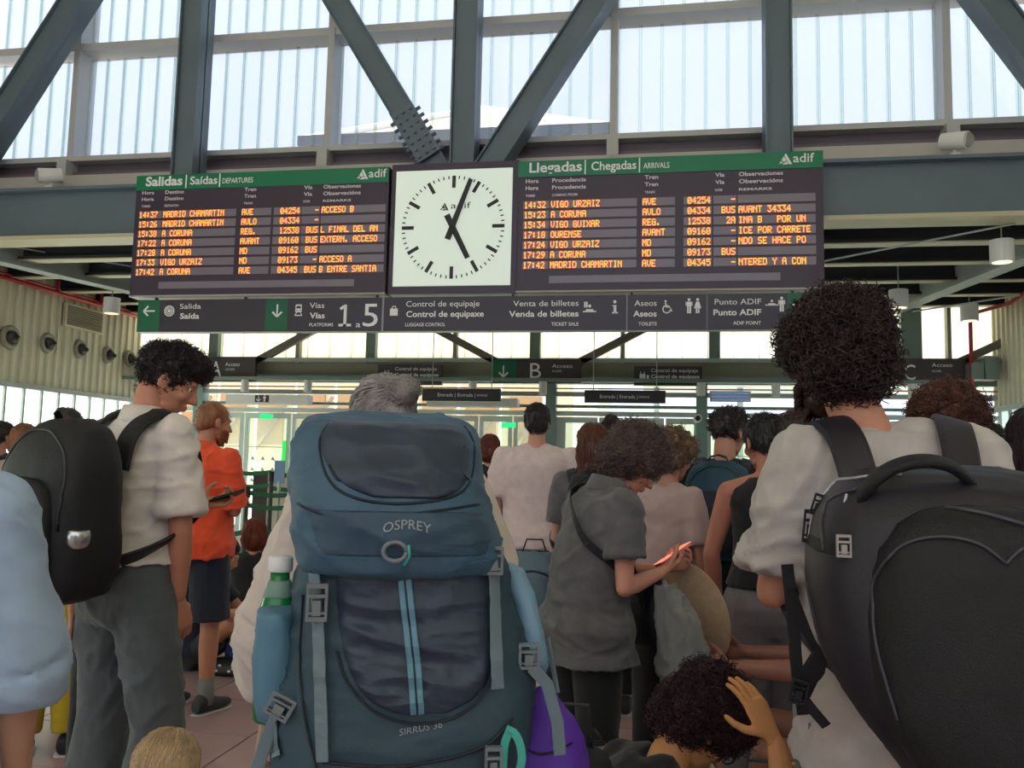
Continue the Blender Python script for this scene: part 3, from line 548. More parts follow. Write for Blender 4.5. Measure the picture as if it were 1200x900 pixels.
# direction sign under the boards
t = flat_sign('direction_sign', 'long charcoal direction sign with white pictograms and green arrow ends, under the boards', 162.4, 351.6, 955.7, 386, YB, signdark, 'sign', .14)
T = lambda s_, a, b_, y, h, bo=0: sign_text(t, s_, a, b_, y, h, bold=bo)
patch(t, signgreen, 162.4, 351.6, 186, 388.5, 'green_panel'); patch(t, signgreen, 312, 351, 336, 387.5, 'green_panel'); patch(t, signgreen, 923, 344, 955.7, 385.7, 'green_panel')
glyph(t, 175, 364.5, .15, ARR['left'], 'arrow'); glyph(t, 325, 364, .15, ARR['down'], 'arrow'); glyph(t, 939, 357.5, .19, ARR['right'], 'arrow')
glyph(t, 198.5, 364.5, .135, ring(0, 0, .5, .1)+ring(0, 0, .32, .08)+[disc(0, 0, .16)], 'exit_pictogram')
T('Salida', 211, 235.5, 362, 6); T('Saída', 211, 233.5, 373.5, 6.3, .02)
glyph(t, 350, 363, .15, [rc(-.26, -.2, .26, .42), rc(-.3, -.5, .3, -.42), seg(-.15, -.2, -.3, -.45, .05), seg(.15, -.2, .3, -.45, .05)], 'train_pictogram'); glyph(t, 350, 363, .15, [[(a, b_) for a, b_ in rc(-.18, .1, .18, .3)], disc(-.13, -.06, .05, 8), disc(.13, -.06, .05, 8)], 'train_windows', signdark).location.y = -.003
T('Vías', 363, 380, 361, 6.2); T('Vías', 363, 380.5, 373, 6.5, .02); T('PLATFORMS', 362.5, 390.5, 382.5, 3.8, .01)
glyph(t, 404.5, 369.8, .26, [rc(-.07, -.5, .07, .5), rc(-.3, -.5, .3, -.38), seg(-.24, .3, -.02, .45, .13)], 'lettering'); T('a', 417, 422.5, 383.5, 7); T('5', 425, 442.5, 382.5, 27, .0)
patch(t, mat('divider', (150, 145, 160), .5), 448.3, 348, 449, 388, 'divider', .003); patch(t, MATS['divider'], 734.3, 345, 735, 387, 'divider', .003); patch(t, MATS['divider'], 828.3, 344, 829, 386.5, 'divider', .003)
glyph(t, 462, 364, .12, [rc(-.42, -.5, .36, .2), seg(-.2, .2, -.2, .42, .07), seg(.14, .2, .14, .42, .07), seg(-.2, .42, .14, .42, .07)], 'luggage_pictogram')
T('Control de equipaje', 476, 562, 359.5, 6.6); T('Control de equipaxe', 476, 567, 371.5, 6.8, .02); T('LUGGAGE CONTROL', 475, 522, 382.5, 4, .01)
T('Venta de billetes', 601.5, 678, 359, 6.6); T('Venda de billetes', 596.5, 678, 371.3, 6.8, .02); T('TICKET SALE', 646, 678, 381.8, 4, .01)
glyph(t, 691, 360.5, .15, [rc(-.5, -.35, .5, -.25), disc(0, .12, .12, 10), seg(-.28, -.2, .28, -.2, .16), rc(-.42, .02, -.3, .45), rc(-.26, .02, -.16, .45)], 'ticket_pictogram')
glyph(t, 720.5, 360, .17, [disc(0, .36, .11, 12), rc(-.08, -.4, .1, .14), rc(-.16, .06, .0, .14), rc(-.18, -.42, .2, -.32)], 'information_pictogram')
T('Aseos', 743.5, 769.5, 358.5, 6.6); T('Aseos', 742, 769.5, 371, 6.8, .02); T('TOILETS', 748, 769.5, 381.5, 4, .01)
glyph(t, 782, 360, .16, ring(-.04, -.14, .3, .08)+[disc(-.12, .42, .08, 10), seg(-.12, .32, -.08, 0, .1), seg(-.08, 0, .18, 0, .08), seg(.18, 0, .32, -.3, .08)], 'wheelchair_pictogram')
glyph(t, 807.5, 358.5, .165, MAN, 'man_pictogram'); glyph(t, 817.5, 358.3, .165, [disc(0, .42, .1, 12), [(-.1, .28), (.1, .28), (.24, -.18), (-.24, -.18)], rc(-.12, -.5, -.02, -.1), rc(.02, -.5, .12, -.1)], 'woman_pictogram')
T('Punto ADIF', 837.5, 892, 357, 6.6); T('Punto ADIF', 836, 892, 369.5, 6.8, .02); T('ADIF POINT', 859, 892, 380.5, 4, .01)
glyph(t, 916, 356.5, .16, MAN, 'person_pictogram'); glyph(t, 906, 356, .14, [rc(-.6, -.14, .4, -.06), disc(-.1, .22, .1, 10), seg(-.35, -.03, .15, -.03, .14)], 'desk_pictogram')
for px_ in (180, 285, 440, 600, 740, 930): x = at(px_, 350, YB).x-t.location.x; MB().bb(x-.012, x+.012, .05, .09, t['_z1']-t['_z0'], 3.352-t['_z0']).build('hanger', black, t)
for o in list(S.objects):
    for k in ('_x0', '_x1', '_z0', '_z1', '_px0', '_px1'):
        if k in o: del o[k]
# ================================================================ people
def Rx(a): return Matrix.Rotation(a, 3, 'X')
def Ry(a): return Matrix.Rotation(a, 3, 'Y')
def Rz(a): return Matrix.Rotation(a, 3, 'Z')
eye_w = mat('eye_white', (225, 220, 215), .2); iris_m = mat('eye_dark', (40, 28, 22), .2)
def frame(d, n):                                        # columns: t (side), d, n
    d = V3(d).normalized(); n = V3(n); n = (n-d*n.dot(d)).normalized(); t = d.cross(n); return Matrix((t, d, n)).transposed()
def hand_mesh(side, curl=.5, spread=.05, size=1.0, vs=.0045, thumb=.6, curls=None):
    """hand with wrist at the origin, fingers along +Y, palm facing -Z, thumb on the +X side when side=+1"""
    mb = MB()
    mb.rings([(V3((0, -.03, 0)), V3((.024, 0, 0)), V3((0, 0, .018))), (V3((0, 0, 0)), V3((.026, 0, 0)), V3((0, 0, .018))), (V3((.002*side, .035, 0)), V3((.038, 0, 0)), V3((0, 0, .016)), 2.6), (V3((0, .075, .002)), V3((.042, 0, 0)), V3((0, 0, .014)), 3), (V3((0, .095, .002)), V3((.038, 0, 0)), V3((0, 0, .011)), 3)], 14)
    for i, (x, L, r) in enumerate(((.031, .072, .0088), (.0105, .082, .0092), (-.0105, .076, .0088), (-.030, .060, .0078))):
        c = (curls[i] if curls else curl); p = V3((x*side, .088-(.006 if i == 3 else 0), .001)); a = c*.5; az = -(x*side)*spread*30
        for j, (fr_, rr) in enumerate(((.46, 1), (.30, .93), (.24, .84))):
            d = V3((math.sin(-az)*math.cos(a), math.cos(a)*math.cos(az), -math.sin(a))); q = p+d*L*fr_
            mb.bar(p, q, r*rr, r*(rr-.07), 10); p = q; a += c*1.1
    p = V3((.022*side, .018, -.004)); d = V3((.75*side, .62, -.25-.5*thumb)).normalized(); q = p+d*.042; mb.bar(p, q, .0135, .0115, 10)
    d2 = (d+V3((-.35*side*thumb, .45, -.15*thumb))).normalized(); q2 = q+d2*.032; mb.bar(q, q2, .011, .0095, 10); d3 = (d2+V3((-.4*side*thumb, .2, 0))).normalized(); mb.bar(q2, q2+d3*.024, .0095, .0075, 10)
    M = Matrix.Scale(size, 4); return vox(mb, vs, 2), M
def head_mesh(vs=.006, beard=0, female=0, nose=1.0):
    mb = MB(); E = mb.ell
    E((0, -.012, .030), (.075, .094, .088)); E((0, .028, -.012), (.066, .068, .080)); E((0, .040, -.055), (.052-.004*female, .050, .052)); E((0, .062, -.092), (.026, .026, .020))
    E((0, .03, -.080), (.05-.006*female, .05, .026)); E((0, .083, .030), (.048, .016, .013)); E((.038, .066, -.022), (.024, .024, .024)); E((-.038, .066, -.022), (.024, .024, .024))
    mb.bar((0, .090, .022), (0, .112*1.0, -.022), .008, .0125*nose, 10); E((0, .116, -.026), (.011, .012, .010)); E((.011, .103, -.030), (.008, .009, .008)); E((-.011, .103, -.030), (.008, .009, .008))
    E((0, .094, -.052), (.023, .011, .006)); E((0, .092, -.064), (.020, .011, .007))
    for s in (-1, 1): mb.ell((s*.078, -.006, -.006), (.007, .019, .032), Rz(s*.35) @ Rx(-.15)); mb.ell((s*.076, .004, -.026), (.007, .010, .014))
    return vox(mb, vs, 3)
HAIRM = {}
def hair_mat(name, col, rough=.45):
    return mat('hair_'+name, col, rough, 0, .35, 160, .35, 25, stretch=(1, 1, .25), sheen=.0)
def hair_mesh(kind, q=1.0, seed=1, vol=1.0, near=True):
    rnd = random.Random(seed); mb = MB(); k = vol
    if kind == 'short': ells = [((0, -.016, .036), (.081*k, .098*k, .092*k)), ((0, -.055, -.005), (.070*k, .056*k, .068*k))]
    elif kind == 'crop': ells = [((0, -.014, .034), (.078, .0965, .0895)), ((0, -.055, -.01), (.068, .053, .06))]
    elif kind == 'quiff': ells = [((0, -.016, .034), (.080, .098, .088)), ((0, .015, .085), (.073*k, .096*k, .052*k)), ((0, .075, .075), (.055, .040, .035)), ((0, -.065, .04), (.073, .052, .075))]
    elif kind == 'curly': ells = [((0, -.028, .055), (.100*k, .108*k, .096*k)), ((0, -.065, -.01), (.092*k, .070*k, .085*k)), ((.05, .0, .05), (.06*k, .075*k, .07*k)), ((-.05, .0, .05), (.06*k, .075*k, .07*k)), ((0, .05, .085), (.07*k, .045*k, .045*k))]
    elif kind == 'long': ells = [((0, -.020, .036), (.086, .100, .092)), ((0, -.060, -.05), (.088*k, .062*k, .12)), ((0, -.078, -.17), (.085*k, .045*k, .12))]
    elif kind == 'bob': ells = [((0, -.018, .036), (.088*k, .102*k, .093*k)), ((0, -.045, -.035), (.095*k, .075*k, .09*k))]
    elif kind == 'tied': ells = [((0, -.016, .036), (.081, .098, .092)), ((0, -.050, -.005), (.073, .056, .065)), ((.045, -.120, .02), (.035, .035, .03))]
    elif kind == 'bun': ells = [((0, -.016, .036), (.081, .098, .092)), ((0, -.050, -.005), (.073, .056, .06)), ((0, -.085, .105), (.045, .045, .04))]
    for c, r in ells: mb.ell(c, r, None, 24, 16)
    cap = vox(mb, .007 if near else .011, 2)
    amp = {'curly': .011, 'quiff': .006, 'short': .003}.get(kind, .002)
    for v in cap.vertices: v.co += v.normal*amp*noise.noise(v.co*(45 if kind in ('curly', 'quiff') else 70)+V3((seed, 0, 0)))*1.6
    out = MB(); me_add(out, cap); pl = list(cap.polygons); n = int(q*(1500 if kind in ('curly', 'quiff') else 1300)); vs = cap.vertices
    if n < 10: return out
    bv = BVHTree.FromPolygons([v.co.copy() for v in cap.vertices], [tuple(q_.vertices) for q_ in pl])
    for i in range(n):
        p_ = rnd.choice(pl); c = p_.center; nn = p_.normal
        if c.y > .075 and c.z < .05: continue
        if kind in ('curly', 'quiff'):
            up = V3((rnd.gauss(0, 1), rnd.gauss(0, 1), rnd.gauss(0, 1))).normalized(); d = (nn*.75+up*.85+V3((0, 0, -.25 if kind == 'curly' else .1))).normalized()
            u = d.cross(nn+V3((.01, 0, 0))).normalized(); v_ = d.cross(u); r = rnd.uniform(.005, .011) if kind == 'curly' else rnd.uniform(.003, .006); L = rnd.uniform(.018, .042)*(1 if kind == 'curly' else .7); ph = rnd.uniform(0, 6.3); tn = rnd.uniform(1.0, 1.7)
            pts = [c-nn*.006+d*L*t+u*r*math.cos(ph+tn*6.283*t)+v_*r*math.sin(ph+tn*6.283*t) for t in [j/9 for j in range(10)]]
            out.tube(pts, .0022*(1 if near else 1.5), 3, .0012)
        else:
            L = {'long': .10, 'bob': .07, 'tied': .10, 'bun': .05, 'short': .026, 'crop': .008}[kind]*rnd.uniform(.6, 1.3)
            if kind in ('tied', 'bun'): tgt = V3((.045, -.125, .02)) if kind == 'tied' else V3((0, -.085, .09)); g = (tgt-c)
            elif kind in ('long', 'bob'): g = V3((c.x*.6, -.3, -1.0 if c.z < .07 else -.35)) + V3((c.x, c.y, 0))*3
            elif kind == 'crop': g = nn
            else: g = V3((rnd.gauss(0, .4), .2 if c.y > 0 else -.3, -.9 if c.z < .06 else .1))
            g = g.normalized(); d = (g-nn*g.dot(nn)*.9).normalized() if kind != 'crop' else g
            rr_ = rnd.uniform(0.0, .006); st = nn*rr_; pts = []; p = c+st-nn*.002
            for j in range(6):                            # the strand follows the head
                pts.append(p.copy()); l, n2, _i, _d = bv.find_nearest(p)
                if kind in ('tied', 'bun'): g = tgt-p
                elif kind in ('long', 'bob'): g = V3((l.x*.6, -.3, -1.0 if l.z < .07 else -.35))+V3((l.x, l.y, 0))*3
                if kind in ('tied', 'bun', 'long', 'bob'): d = (g.normalized()*.5+d*.5); d = (d-n2*d.dot(n2)*.95).normalized(); q2 = l+d*L/5+n2*(.0005+rr_*.5)
                else: q2 = p+d*L/5+nn*.0006-V3((0, 0, .0005))
                p = q2
            out.tube(pts, .0016 if near else .0026, 3, .0007)
    return out
CACHE = {}
def _cached(key, fn):
    if key not in CACHE: CACHE[key] = fn()
    return CACHE[key]
def person(name_label, loc, rz, H=1.75, w=1.0, lean=0, pelvis=.93, head=(0, 0, 0), arms=None, legs=None, skin=(200, 150, 125), hair=('short', (40, 30, 28), 1.0, 1.0), near=True,
           top=None, bottom=None, shoes=(40, 40, 44), fem=0, stance=.0, side_lean=0, hands=(.5, .5), palm=None, extra=None, cat='person', group=None, hs=0):
    """figure facing +Y; arms = (left, right) each (upper dir, fore dir, hand dir); legs = (left, right) each (thigh dir, shin dir)"""
    s = H/1.75; t = thing('person', name_label, cat, loc, rz, group); vs = .010 if near else .015
    ang = lambda h: lean*max(0, min(1, (h-.93)/.42))
    def sp(h):                                           # point on the spine and its frame
        p = V3((0, 0, pelvis)); k = .93; st = .02
        if h < .93: return (V3((0, 0, pelvis-(.93-h))), Matrix.Identity(3))
        while k < h-1e-6: dd = min(st, h-k); p = p+Ry(side_lean*ang(k)/max(lean, 1e-3) if lean else side_lean) @ (Rx(-ang(k)) @ V3((0, 0, dd))); k += dd
        return (p, Ry(side_lean) @ Rx(-ang(h)))
    P = {}
    def tors(mb, secs, inf=0, mul=1.0, pw=2.3):
        rs = []
        for h, rx, ry, yo in secs:
            c, F = sp(h); F = F if True else F; rs.append((c+F @ V3((0, yo, 0)), F @ V3(((rx*w*mul+inf), 0, 0)), F @ V3((0, ry*w*mul+inf, 0)), pw))
        mb.rings(rs, 24)
    base = [(.80, .10, .08, 0), (.88, .155, .11, -.005), (.95, .165+.012*fem, .120, -.01), (1.02, .150, .108, 0), (1.10, .138-.012*fem, .102, .003), (1.20, .145, .106, .004), (1.30, .160, .115, .004+.012*fem), (1.37, .170, .108, 0), (1.42, .160, .088, -.006), (1.455, .11, .066, -.01)]
    sh = {}; shw = .178*w*(1-.07*fem)
    for sd in (-1, 1): c, F = sp(1.405); sh[sd] = c+F @ V3((sd*shw, -.004, 0))
    arms = arms or (((-.12, 0, -1), (-.02, .15, -1), None), ((.12, 0, -1), (.02, .15, -1), None)); A = {}
    for sd, a in ((-1, arms[0]), (1, arms[1])):
        e = sh[sd]+V3(a[0]).normalized()*.285; wr = e+V3(a[1]).normalized()*.245; A[sd] = (sh[sd], e, wr, V3(a[2]).normalized() if a[2] else V3(a[1]).normalized())
    legs = legs or (((-.04-stance, 0, -1), (-.01, -.02, -1)), ((.04+stance, 0, -1), (.01, -.02, -1))); Lg = {}
    for sd, l in ((-1, legs[0]), (1, legs[1])):
        hp = V3((sd*.088*w, 0, pelvis-.03)); kn = hp+V3(l[0]).normalized()*.415; an = kn+V3(l[1]).normalized()*.41; Lg[sd] = (hp, kn, an)
    c_, F_ = sp(1.46); nb = c_+F_ @ V3((hs*.3, 0, 0));  hp_, hy, hr = head[1], head[0], head[2]
    HF = Ry(side_lean*.5) @ Rz(-hy) @ Rx(-(lean*.55+hp_)) @ Ry(hr); hc = nb+(F_ @ V3((hs*.7, .0, .045)))+(HF @ V3((0, .022, .135)))
    HS = 1.0; M4 = Matrix.Translation(hc) @ HF.to_4x4()
    # ---- body (skin) : one continuous surface
    mb = MB(); tors(mb, base, 0, .94)
    mb.bar(nb-V3((0, 0, .03)), hc+HF @ V3((0, -.025, -.05)), .060*(.9+.1*w)*(1-.1*fem), .054*(1-.1*fem), 16)
    for sd in (-1, 1):
        c, F = sp(1.44); mb.bar(c+F @ V3((sd*.05, -.01, .012)), sh[sd]+V3((0, 0, -.0)), .045, .05, 12)
        a, e, wr, hd = A[sd]; aw = .85+.15*w-.12*fem; mb.bar(a, a.lerp(e, .5), .052*aw, .047*aw, 14); mb.bar(a.lerp(e, .4), e, .048*aw, .037*aw, 14); mb.bar(e, e.lerp(wr, .35), .038*aw, .040*aw, 14); mb.bar(e.lerp(wr, .3), wr, .040*aw, .026*aw, 14)
        hp, kn, an = Lg[sd]; mb.bar(hp, kn, .082*w, .054, 16); mb.bar(kn, kn.lerp(an, .35), .052, .055, 14); mb.bar(kn.lerp(an, .3), an, .055, .034, 14)
        fd = V3((0, 1, 0)) if abs((an-kn).normalized().z) > .5 else V3((0, .35, 1)).normalized(); mb.bar(an+V3((0, -.02, -.03)), an+fd*.14+V3((0, 0, -.045)), .032, .026, 12)
    body = vox(mb, vs, 3); bb_ = MB(); me_add(bb_, body)
    hm = _cached(('head', near, fem), lambda: head_mesh(.006 if near else .010, 0, fem)); me_add(bb_, hm, M4)
    hn = {}
    for i, sd in enumerate((-1, 1)):
        cu = hands[i]; a, e, wr, hd = A[sd]; key = ('hand', sd, cu, near); me_h, M = _cached(key, lambda: hand_mesh(-sd if False else sd*-1, cu, vs=.0045 if near else .007))
        pn = V3(palm[i]) if palm and palm[i] else V3((-sd, 0, 0)); F = frame(hd, -pn)
        if F.determinant() < 0: F = Matrix((-F.col[0], F.col[1], F.col[2])).transposed()
        Mh = Matrix.Translation(wr+hd*.02) @ F.to_4x4(); me_add(bb_, me_h, Mh); hn[sd] = (wr, hd, pn)
    skm = mat('skin_%d_%d_%d' % skin, skin, .5, 0, .05, 120, .06, 8); sc = Matrix.Scale(s, 4)
    for v in bb_.v: v *= s
    bo = bb_.build('body', skm, t, True)
    for sd in (-1, 1):
        ey = MB().ell((0, 0, 0), (.0125, .0125, .0125), None, 12, 8); eo = ey.build('eye', eye_w, bo, True); eo.location = (M4 @ V3((sd*.030, .0735, .006)))*s
        ir = MB().ell((0, .0095, 0), (.006, .005, .006), None, 10, 6).build('iris', iris_m, bo, True); ir.parent = bo; ir.location = eo.location; ir.rotation_euler = HF.to_euler()
    if hair:
        kind, hcol, vol, q = hair[:4]; hmb = hair_mesh(kind, q, len(name_label), vol, near)
        for i, v in enumerate(hmb.v): hmb.v[i] = (M4 @ v)*s
        hmb.build('hair', hair_mat('%d_%d_%d' % hcol, hcol), t, True)
    def garment(mb_, name, m_, amp=.004, sc_=(9, 9, 5), seed=0):
        sc_ = (5.5, 5.5, 6.5) if name == 'shirt' else (6, 6, 4.5)
        me = vox(mb_, vs, 3); crease(me, amp, sc_, seed)
        for v in me.vertices: v.co *= s
        return link(me, name, m_, t, True)
    if top:
        m_, hem, slv, loose = top['mat'], top.get('hem', .86), top.get('sleeve', .75), top.get('loose', .018); secs = []
        belly = top.get('belly', 0)
        for h, rx, ry, yo in base:
            if h >= hem: secs.append((h, max(rx+(.012 if h < 1.0 else 0), .150 if h < 1.35 else 0), max(ry+(.022 if h < 1.0 else 0), .112 if h < 1.3 else 0)+belly*math.exp(-((h-1.05)/.14)**2)*.8, yo+belly*math.exp(-((h-1.05)/.14)**2)*.6))
        secs = [(hem, .187+.01*fem, .153+belly*.3, -.006)]+[q for q in secs if q[0] > hem+.02]; secs.append((1.475, .075, .058, -.01))
        mg = MB(); tors(mg, secs, loose, 1.0)
        if slv:
            for sd in (-1, 1):
                c, F = sp(1.44); mg.bar(c+F @ V3((sd*.05, -.01, .01)), sh[sd], .050+loose*.5, .054+loose*.5, 14)
                a, e, wr, hd = A[sd]; r0 = .054+loose*.75; full = .285+.245; L = slv*.285 if slv <= 1 else .285+(slv-1)*.245
                wid = top.get('swid', .012); q = a.lerp(e, min(1, slv)); mg.bar(a-(e-a)*.08, a+(e-a)*.15, r0*.96, r0, 16)
                mg.bar(a, q, r0, (.046 if slv > .9 else .050)+loose*.6+wid, 18, True)
                if slv > 1: q2 = e.lerp(wr, slv-1); mg.bar(e-(e-a)*.06, e+(wr-e)*.06, .048+loose*.6+wid*.5, .048+loose*.6+wid*.5, 16); mg.bar(e, q2, .050+loose*.6+wid, .04+loose*.5+wid, 16, True)
        elif top.get('tank'): pass
        sobj = garment(mg, 'shirt', m_, top.get('amp', .005), (7, 7, 7) if not top.get('wr') else top['wr'], len(name_label))
        if top.get('collar'):
            c, F = sp(1.475); cm_ = MB()
            cm_.rings([(c*s+F @ V3((0, -.008, -.02)), F @ V3((.090, 0, 0)), F @ V3((0, .080, 0))), (c*s+F @ V3((0, -.010, .000)), F @ V3((.088, 0, 0)), F @ V3((0, .078, 0))), (c*s+F @ V3((0, -.014, .047)), F @ V3((.068, 0, 0)), F @ V3((0, .064, 0))), (c*s+F @ V3((0, -.012, .036)), F @ V3((.060, 0, 0)), F @ V3((0, .054, 0))), (c*s+F @ V3((0, -.008, .0)), F @ V3((.060, 0, 0)), F @ V3((0, .056, 0)))], 24); cm_.build('collar', m_, sobj, True)
    if bottom:
        m_, ln, lo = bottom['mat'], bottom.get('len', 1.9), bottom.get('loose', .02); mg = MB(); wz = bottom.get('waist', 1.0)
        tors(mg, [(.80, .11, .09, 0), (.86, .155, .115, -.006), (.92, .168+.012*fem, .122+.006*fem, -.012), (wz, .150, .110, -.003)], lo*.7)
        for sd in (-1, 1):
            hp, kn, an = Lg[sd]; k1 = min(1, ln); q = hp.lerp(kn, k1); mg.bar(hp, q, .084*w+lo, .062+lo+(.02 if ln < 1 else 0), 18, ln < 1)
            if ln < 1: mg.ell(hp, (.084*w+lo,)*3)
            if ln > 1: q2 = kn.lerp(an, ln-1); mg.bar(kn, q2, .060+lo, .048+lo+bottom.get('flare', 0), 18, True); mg.ell(kn, (.062+lo,)*3)
        b_ = garment(mg, bottom.get('name', 'trousers'), m_, bottom.get('amp', .005), (8, 8, 5), 3+len(name_label))
        if bottom.get('belt'):
            c, F = sp(wz-.0); bt = MB(); c = c*s; k_ = lo*.7+.006
            rr = lambda z, e_: (c+V3((0, -.003, z)), V3((.150*w+k_+e_, 0, 0)), V3((0, .110*w+k_+e_, 0)), 2.3)
            bt.rings([rr(-.035, 0), rr(-.035, .006), rr(.002, .006), rr(.002, 0)], 32); bt.build('belt', mat('belt_leather', (34, 28, 28), .5), b_)
    if shoes:
        for sd in (-1, 1):
            hp, kn, an = Lg[sd]; lie = abs((an-kn).normalized().z) < .5; fd = V3((sd*.12, 1, 0)).normalized() if not lie else V3((0, .3, 1)).normalized(); up = V3((0, 0, 1)) if not lie else -(an-kn).normalized()
            F = frame(fd, up); so = MB(); c = an-up*.04
            X = lambda a, b_, z: c+F.col[1]*a+F.col[0]*b_+F.col[2]*z
            q = [(-.075, .030, .036, .010), (-.05, .038, .05, .02), (0, .042, .055, .025), (.06, .046, .038, .006), (.12, .048, .028, -.004), (.17, .038, .022, -.008), (.19, .018, .014, -.012)]
            so.rings([(X(a, 0, z), F.col[0]*rx, F.col[2]*rz_, 2.6) for a, rx, rz_, z in q], 16)
            sm = vox(so, .006, 3)
            for v in sm.vertices: v.co *= s
            sh_ = link(sm, 'shoe', mat('shoe_%d_%d_%d' % shoes, shoes, .6), t, True)
            so2 = MB(); so2.rings([(X(a, 0, -.042)*s, F.col[0]*(rx+.005), F.col[2]*.011, 3) for a, rx, rz_, z in [(-.082, .020, 0, 0)]+[(a, b_, 0, 0) for a, b_, _, _ in q]+[(.198, .012, 0, 0)]], 12); so2.build('sole', mat('sole_white', (190, 188, 184), .6), sh_, True)
    J = dict(shirt=sobj if top else bo, root=t, s=s, sh=sh, A=A, Lg=Lg, M4=M4, HF=HF, sp=sp, skin=skm, body=bo, hn=hn); return J
def world(J, p): return Matrix.Translation(J['root'].location) @ Matrix.Rotation(J['root'].rotation_euler.z, 4, 'Z') @ V3(p)
def child_mesh(mb_or_me, name, m_, J, smooth=True): return (mb_or_me.build(name, m_, J['root'], smooth) if isinstance(mb_or_me, MB) else link(mb_or_me, name, m_, J['root'], smooth))
# ---------------------------------------------------------------- soft bags
def softbox(secs, n=48, nr=40, amp=0, sc=(6, 6, 6), seed=0):   # secs (z, cx, cy, hw, hd, power); smooth interpolation
    mb = MB(); rs = []
    def ip(t, k):
        x = t*(len(secs)-1); i = min(int(x), len(secs)-2); f = x-i; g = lambda j: secs[max(0, min(len(secs)-1, j))][k]
        a, b_, c, d = g(i-1), g(i), g(i+1), g(i+2); return .5*((2*b_)+(-a+c)*f+(2*a-5*b_+4*c-d)*f*f+(-a+3*b_-3*c+d)*f**3) if k else b_+(c-b_)*f
    for i in range(nr+1):
        t = i/nr; z, cx_, cy_, hw_, hd_, pw = [ip(t, k) for k in range(6)]; rs.append((V3((cx_, cy_, z)), V3((max(hw_, .004), 0, 0)), V3((0, max(hd_, .004), 0)), pw))
    mb.rings(rs, n); me = mb.mesh('soft')
    if amp: crease(me, amp, sc, seed)
    return me
class Surf:                                              # lay seams, zips and straps on a bag's surface
    def __init__(s, me): s.b = BVHTree.FromPolygons([v.co.copy() for v in me.vertices], [tuple(p.vertices) for p in me.polygons])
    def hit(s, x, z, off=.003, y0=-2, d=(0, 1, 0)):
        h = s.b.ray_cast(V3((x, y0, z)), V3(d)); 
        if h[0] is None: h = s.b.find_nearest(V3((x, 0, z)))
        return h[0]+V3((0, -off, 0)), h[1]
    def path(s, pts, off=.003, n=24):
        L = [math.dist(pts[i], pts[i+1]) for i in range(len(pts)-1)]; T = sum(L); out = []; nn = []
        for k in range(n+1):
            d = T*k/n; i = 0
            while i < len(L)-1 and d > L[i]: d -= L[i]; i += 1
            f = min(1, d/max(L[i], 1e-6)); x = pts[i][0]+(pts[i+1][0]-pts[i][0])*f; z = pts[i][1]+(pts[i+1][1]-pts[i][1])*f; p, q = s.hit(x, z, off); out.append(p); nn.append(q)
        return out, nn
def smooth_poly(pts, k=6):                               # Catmull-Rom through 2-D points
    o = []
    for i in range(len(pts)-1):
        a, b_, c, d = pts[max(i-1, 0)], pts[i], pts[i+1], pts[min(i+2, len(pts)-1)]
        for j in range(k): f = j/k; o.append(tuple(.5*((2*b_[m])+(-a[m]+c[m])*f+(2*a[m]-5*b_[m]+4*c[m]-d[m])*f*f+(-a[m]+3*b_[m]-3*c[m]+d[m])*f**3) for m in range(len(b_))))
    o.append(tuple(pts[-1])); return o
def strap_on(S_, pts, wd, name, m_, par, th=.003, off=.004, n=24):
    p, nn = S_.path(pts, off, n); sd = [(p[min(i+1, n)]-p[max(i-1, 0)]).cross(nn[i]) for i in range(n+1)]; return MB().ribbon(p, wd, th, sd).build(name, m_, par)
def seam(S_, pts, r, name, m_, par, off=.0015, n=30): p, _ = S_.path(smooth_poly(pts), off, n); return MB().tube(p, r, 6).build(name, m_, par, True)
def buckle(c, w_, h_, m_, par, rot=None, name='buckle'):
    mb = MB(); c = V3(c); B = lambda dx, dz, sx, sz, sy=.010: mb.box(c+(rot @ V3((dx, 0, dz)) if rot else V3((dx, 0, dz))), (sx, sy, sz), rot)
    B(0, h_*.42, w_, h_*.12); B(0, h_*.16, w_, h_*.09); B(-w_*.44, .0, w_*.14, h_*.9, .009); B(w_*.44, 0, w_*.14, h_*.9, .009); B(0, -.15*h_, w_*.4, h_*.4, .013); B(0, -h_*.44, w_, h_*.12); B(0, -h_*.28, w_*.8, h_*.06); return mb.build(name, m_, par)
def strap_sides(pts, c):                                 # strap lies flat on the body: across = path x outward
    n = len(pts); out = []
    for i, p in enumerate(pts): d = pts[min(i+1, n-1)]-pts[max(i-1, 0)]; r = (p-c); r.x *= .5; out.append(d.cross(r).normalized())
    return out
_shb = {}
def snap(J, pts, off=.009):                              # push a strap path out of the wearer's shirt
    k = J['root'].name
    if k not in _shb: me = J['shirt'].data; _shb[k] = BVHTree.FromPolygons([v.co.copy() for v in me.vertices], [tuple(p.vertices) for p in me.polygons])
    out = []
    for p in pts:
        p = V3(p); l, n, i, d = _shb[k].find_nearest(p)
        if l is not None and (p-l).dot(n) < off: p = l+n*off
        out.append(p)
    return out
def harness(J, m_, par, wd=.055, bot=1.0, back=-.15, x=.11):     # two shoulder straps over the wearer's shoulders, in the wearer's frame
    s = J['s']; sp = J['sp']
    for sd in (-1, 1):
        pts = []
        for h, xo, y in ((1.30, x*.8, back), (1.40, x*.9, back+.01), (1.468, x, -.08), (1.490, x, 0.01), (1.44, x+.01, .09), (1.36, x+.02, .135), (1.25, x+.035, .14), (1.16, x+.07, .11), (1.10, x+.085, .02), (1.05, x+.07, -.08), (bot, x+.03, back)):
            c, F = sp(h); pts.append(c*s+F @ V3((sd*xo, y, 0)))
        pts = snap(J, smooth_poly([tuple(p) for p in pts], 5)); o = MB().ribbon(pts, wd, .014, strap_sides(pts, sp(1.28)[0]*s)).build('shoulder_strap', m_, par, False)
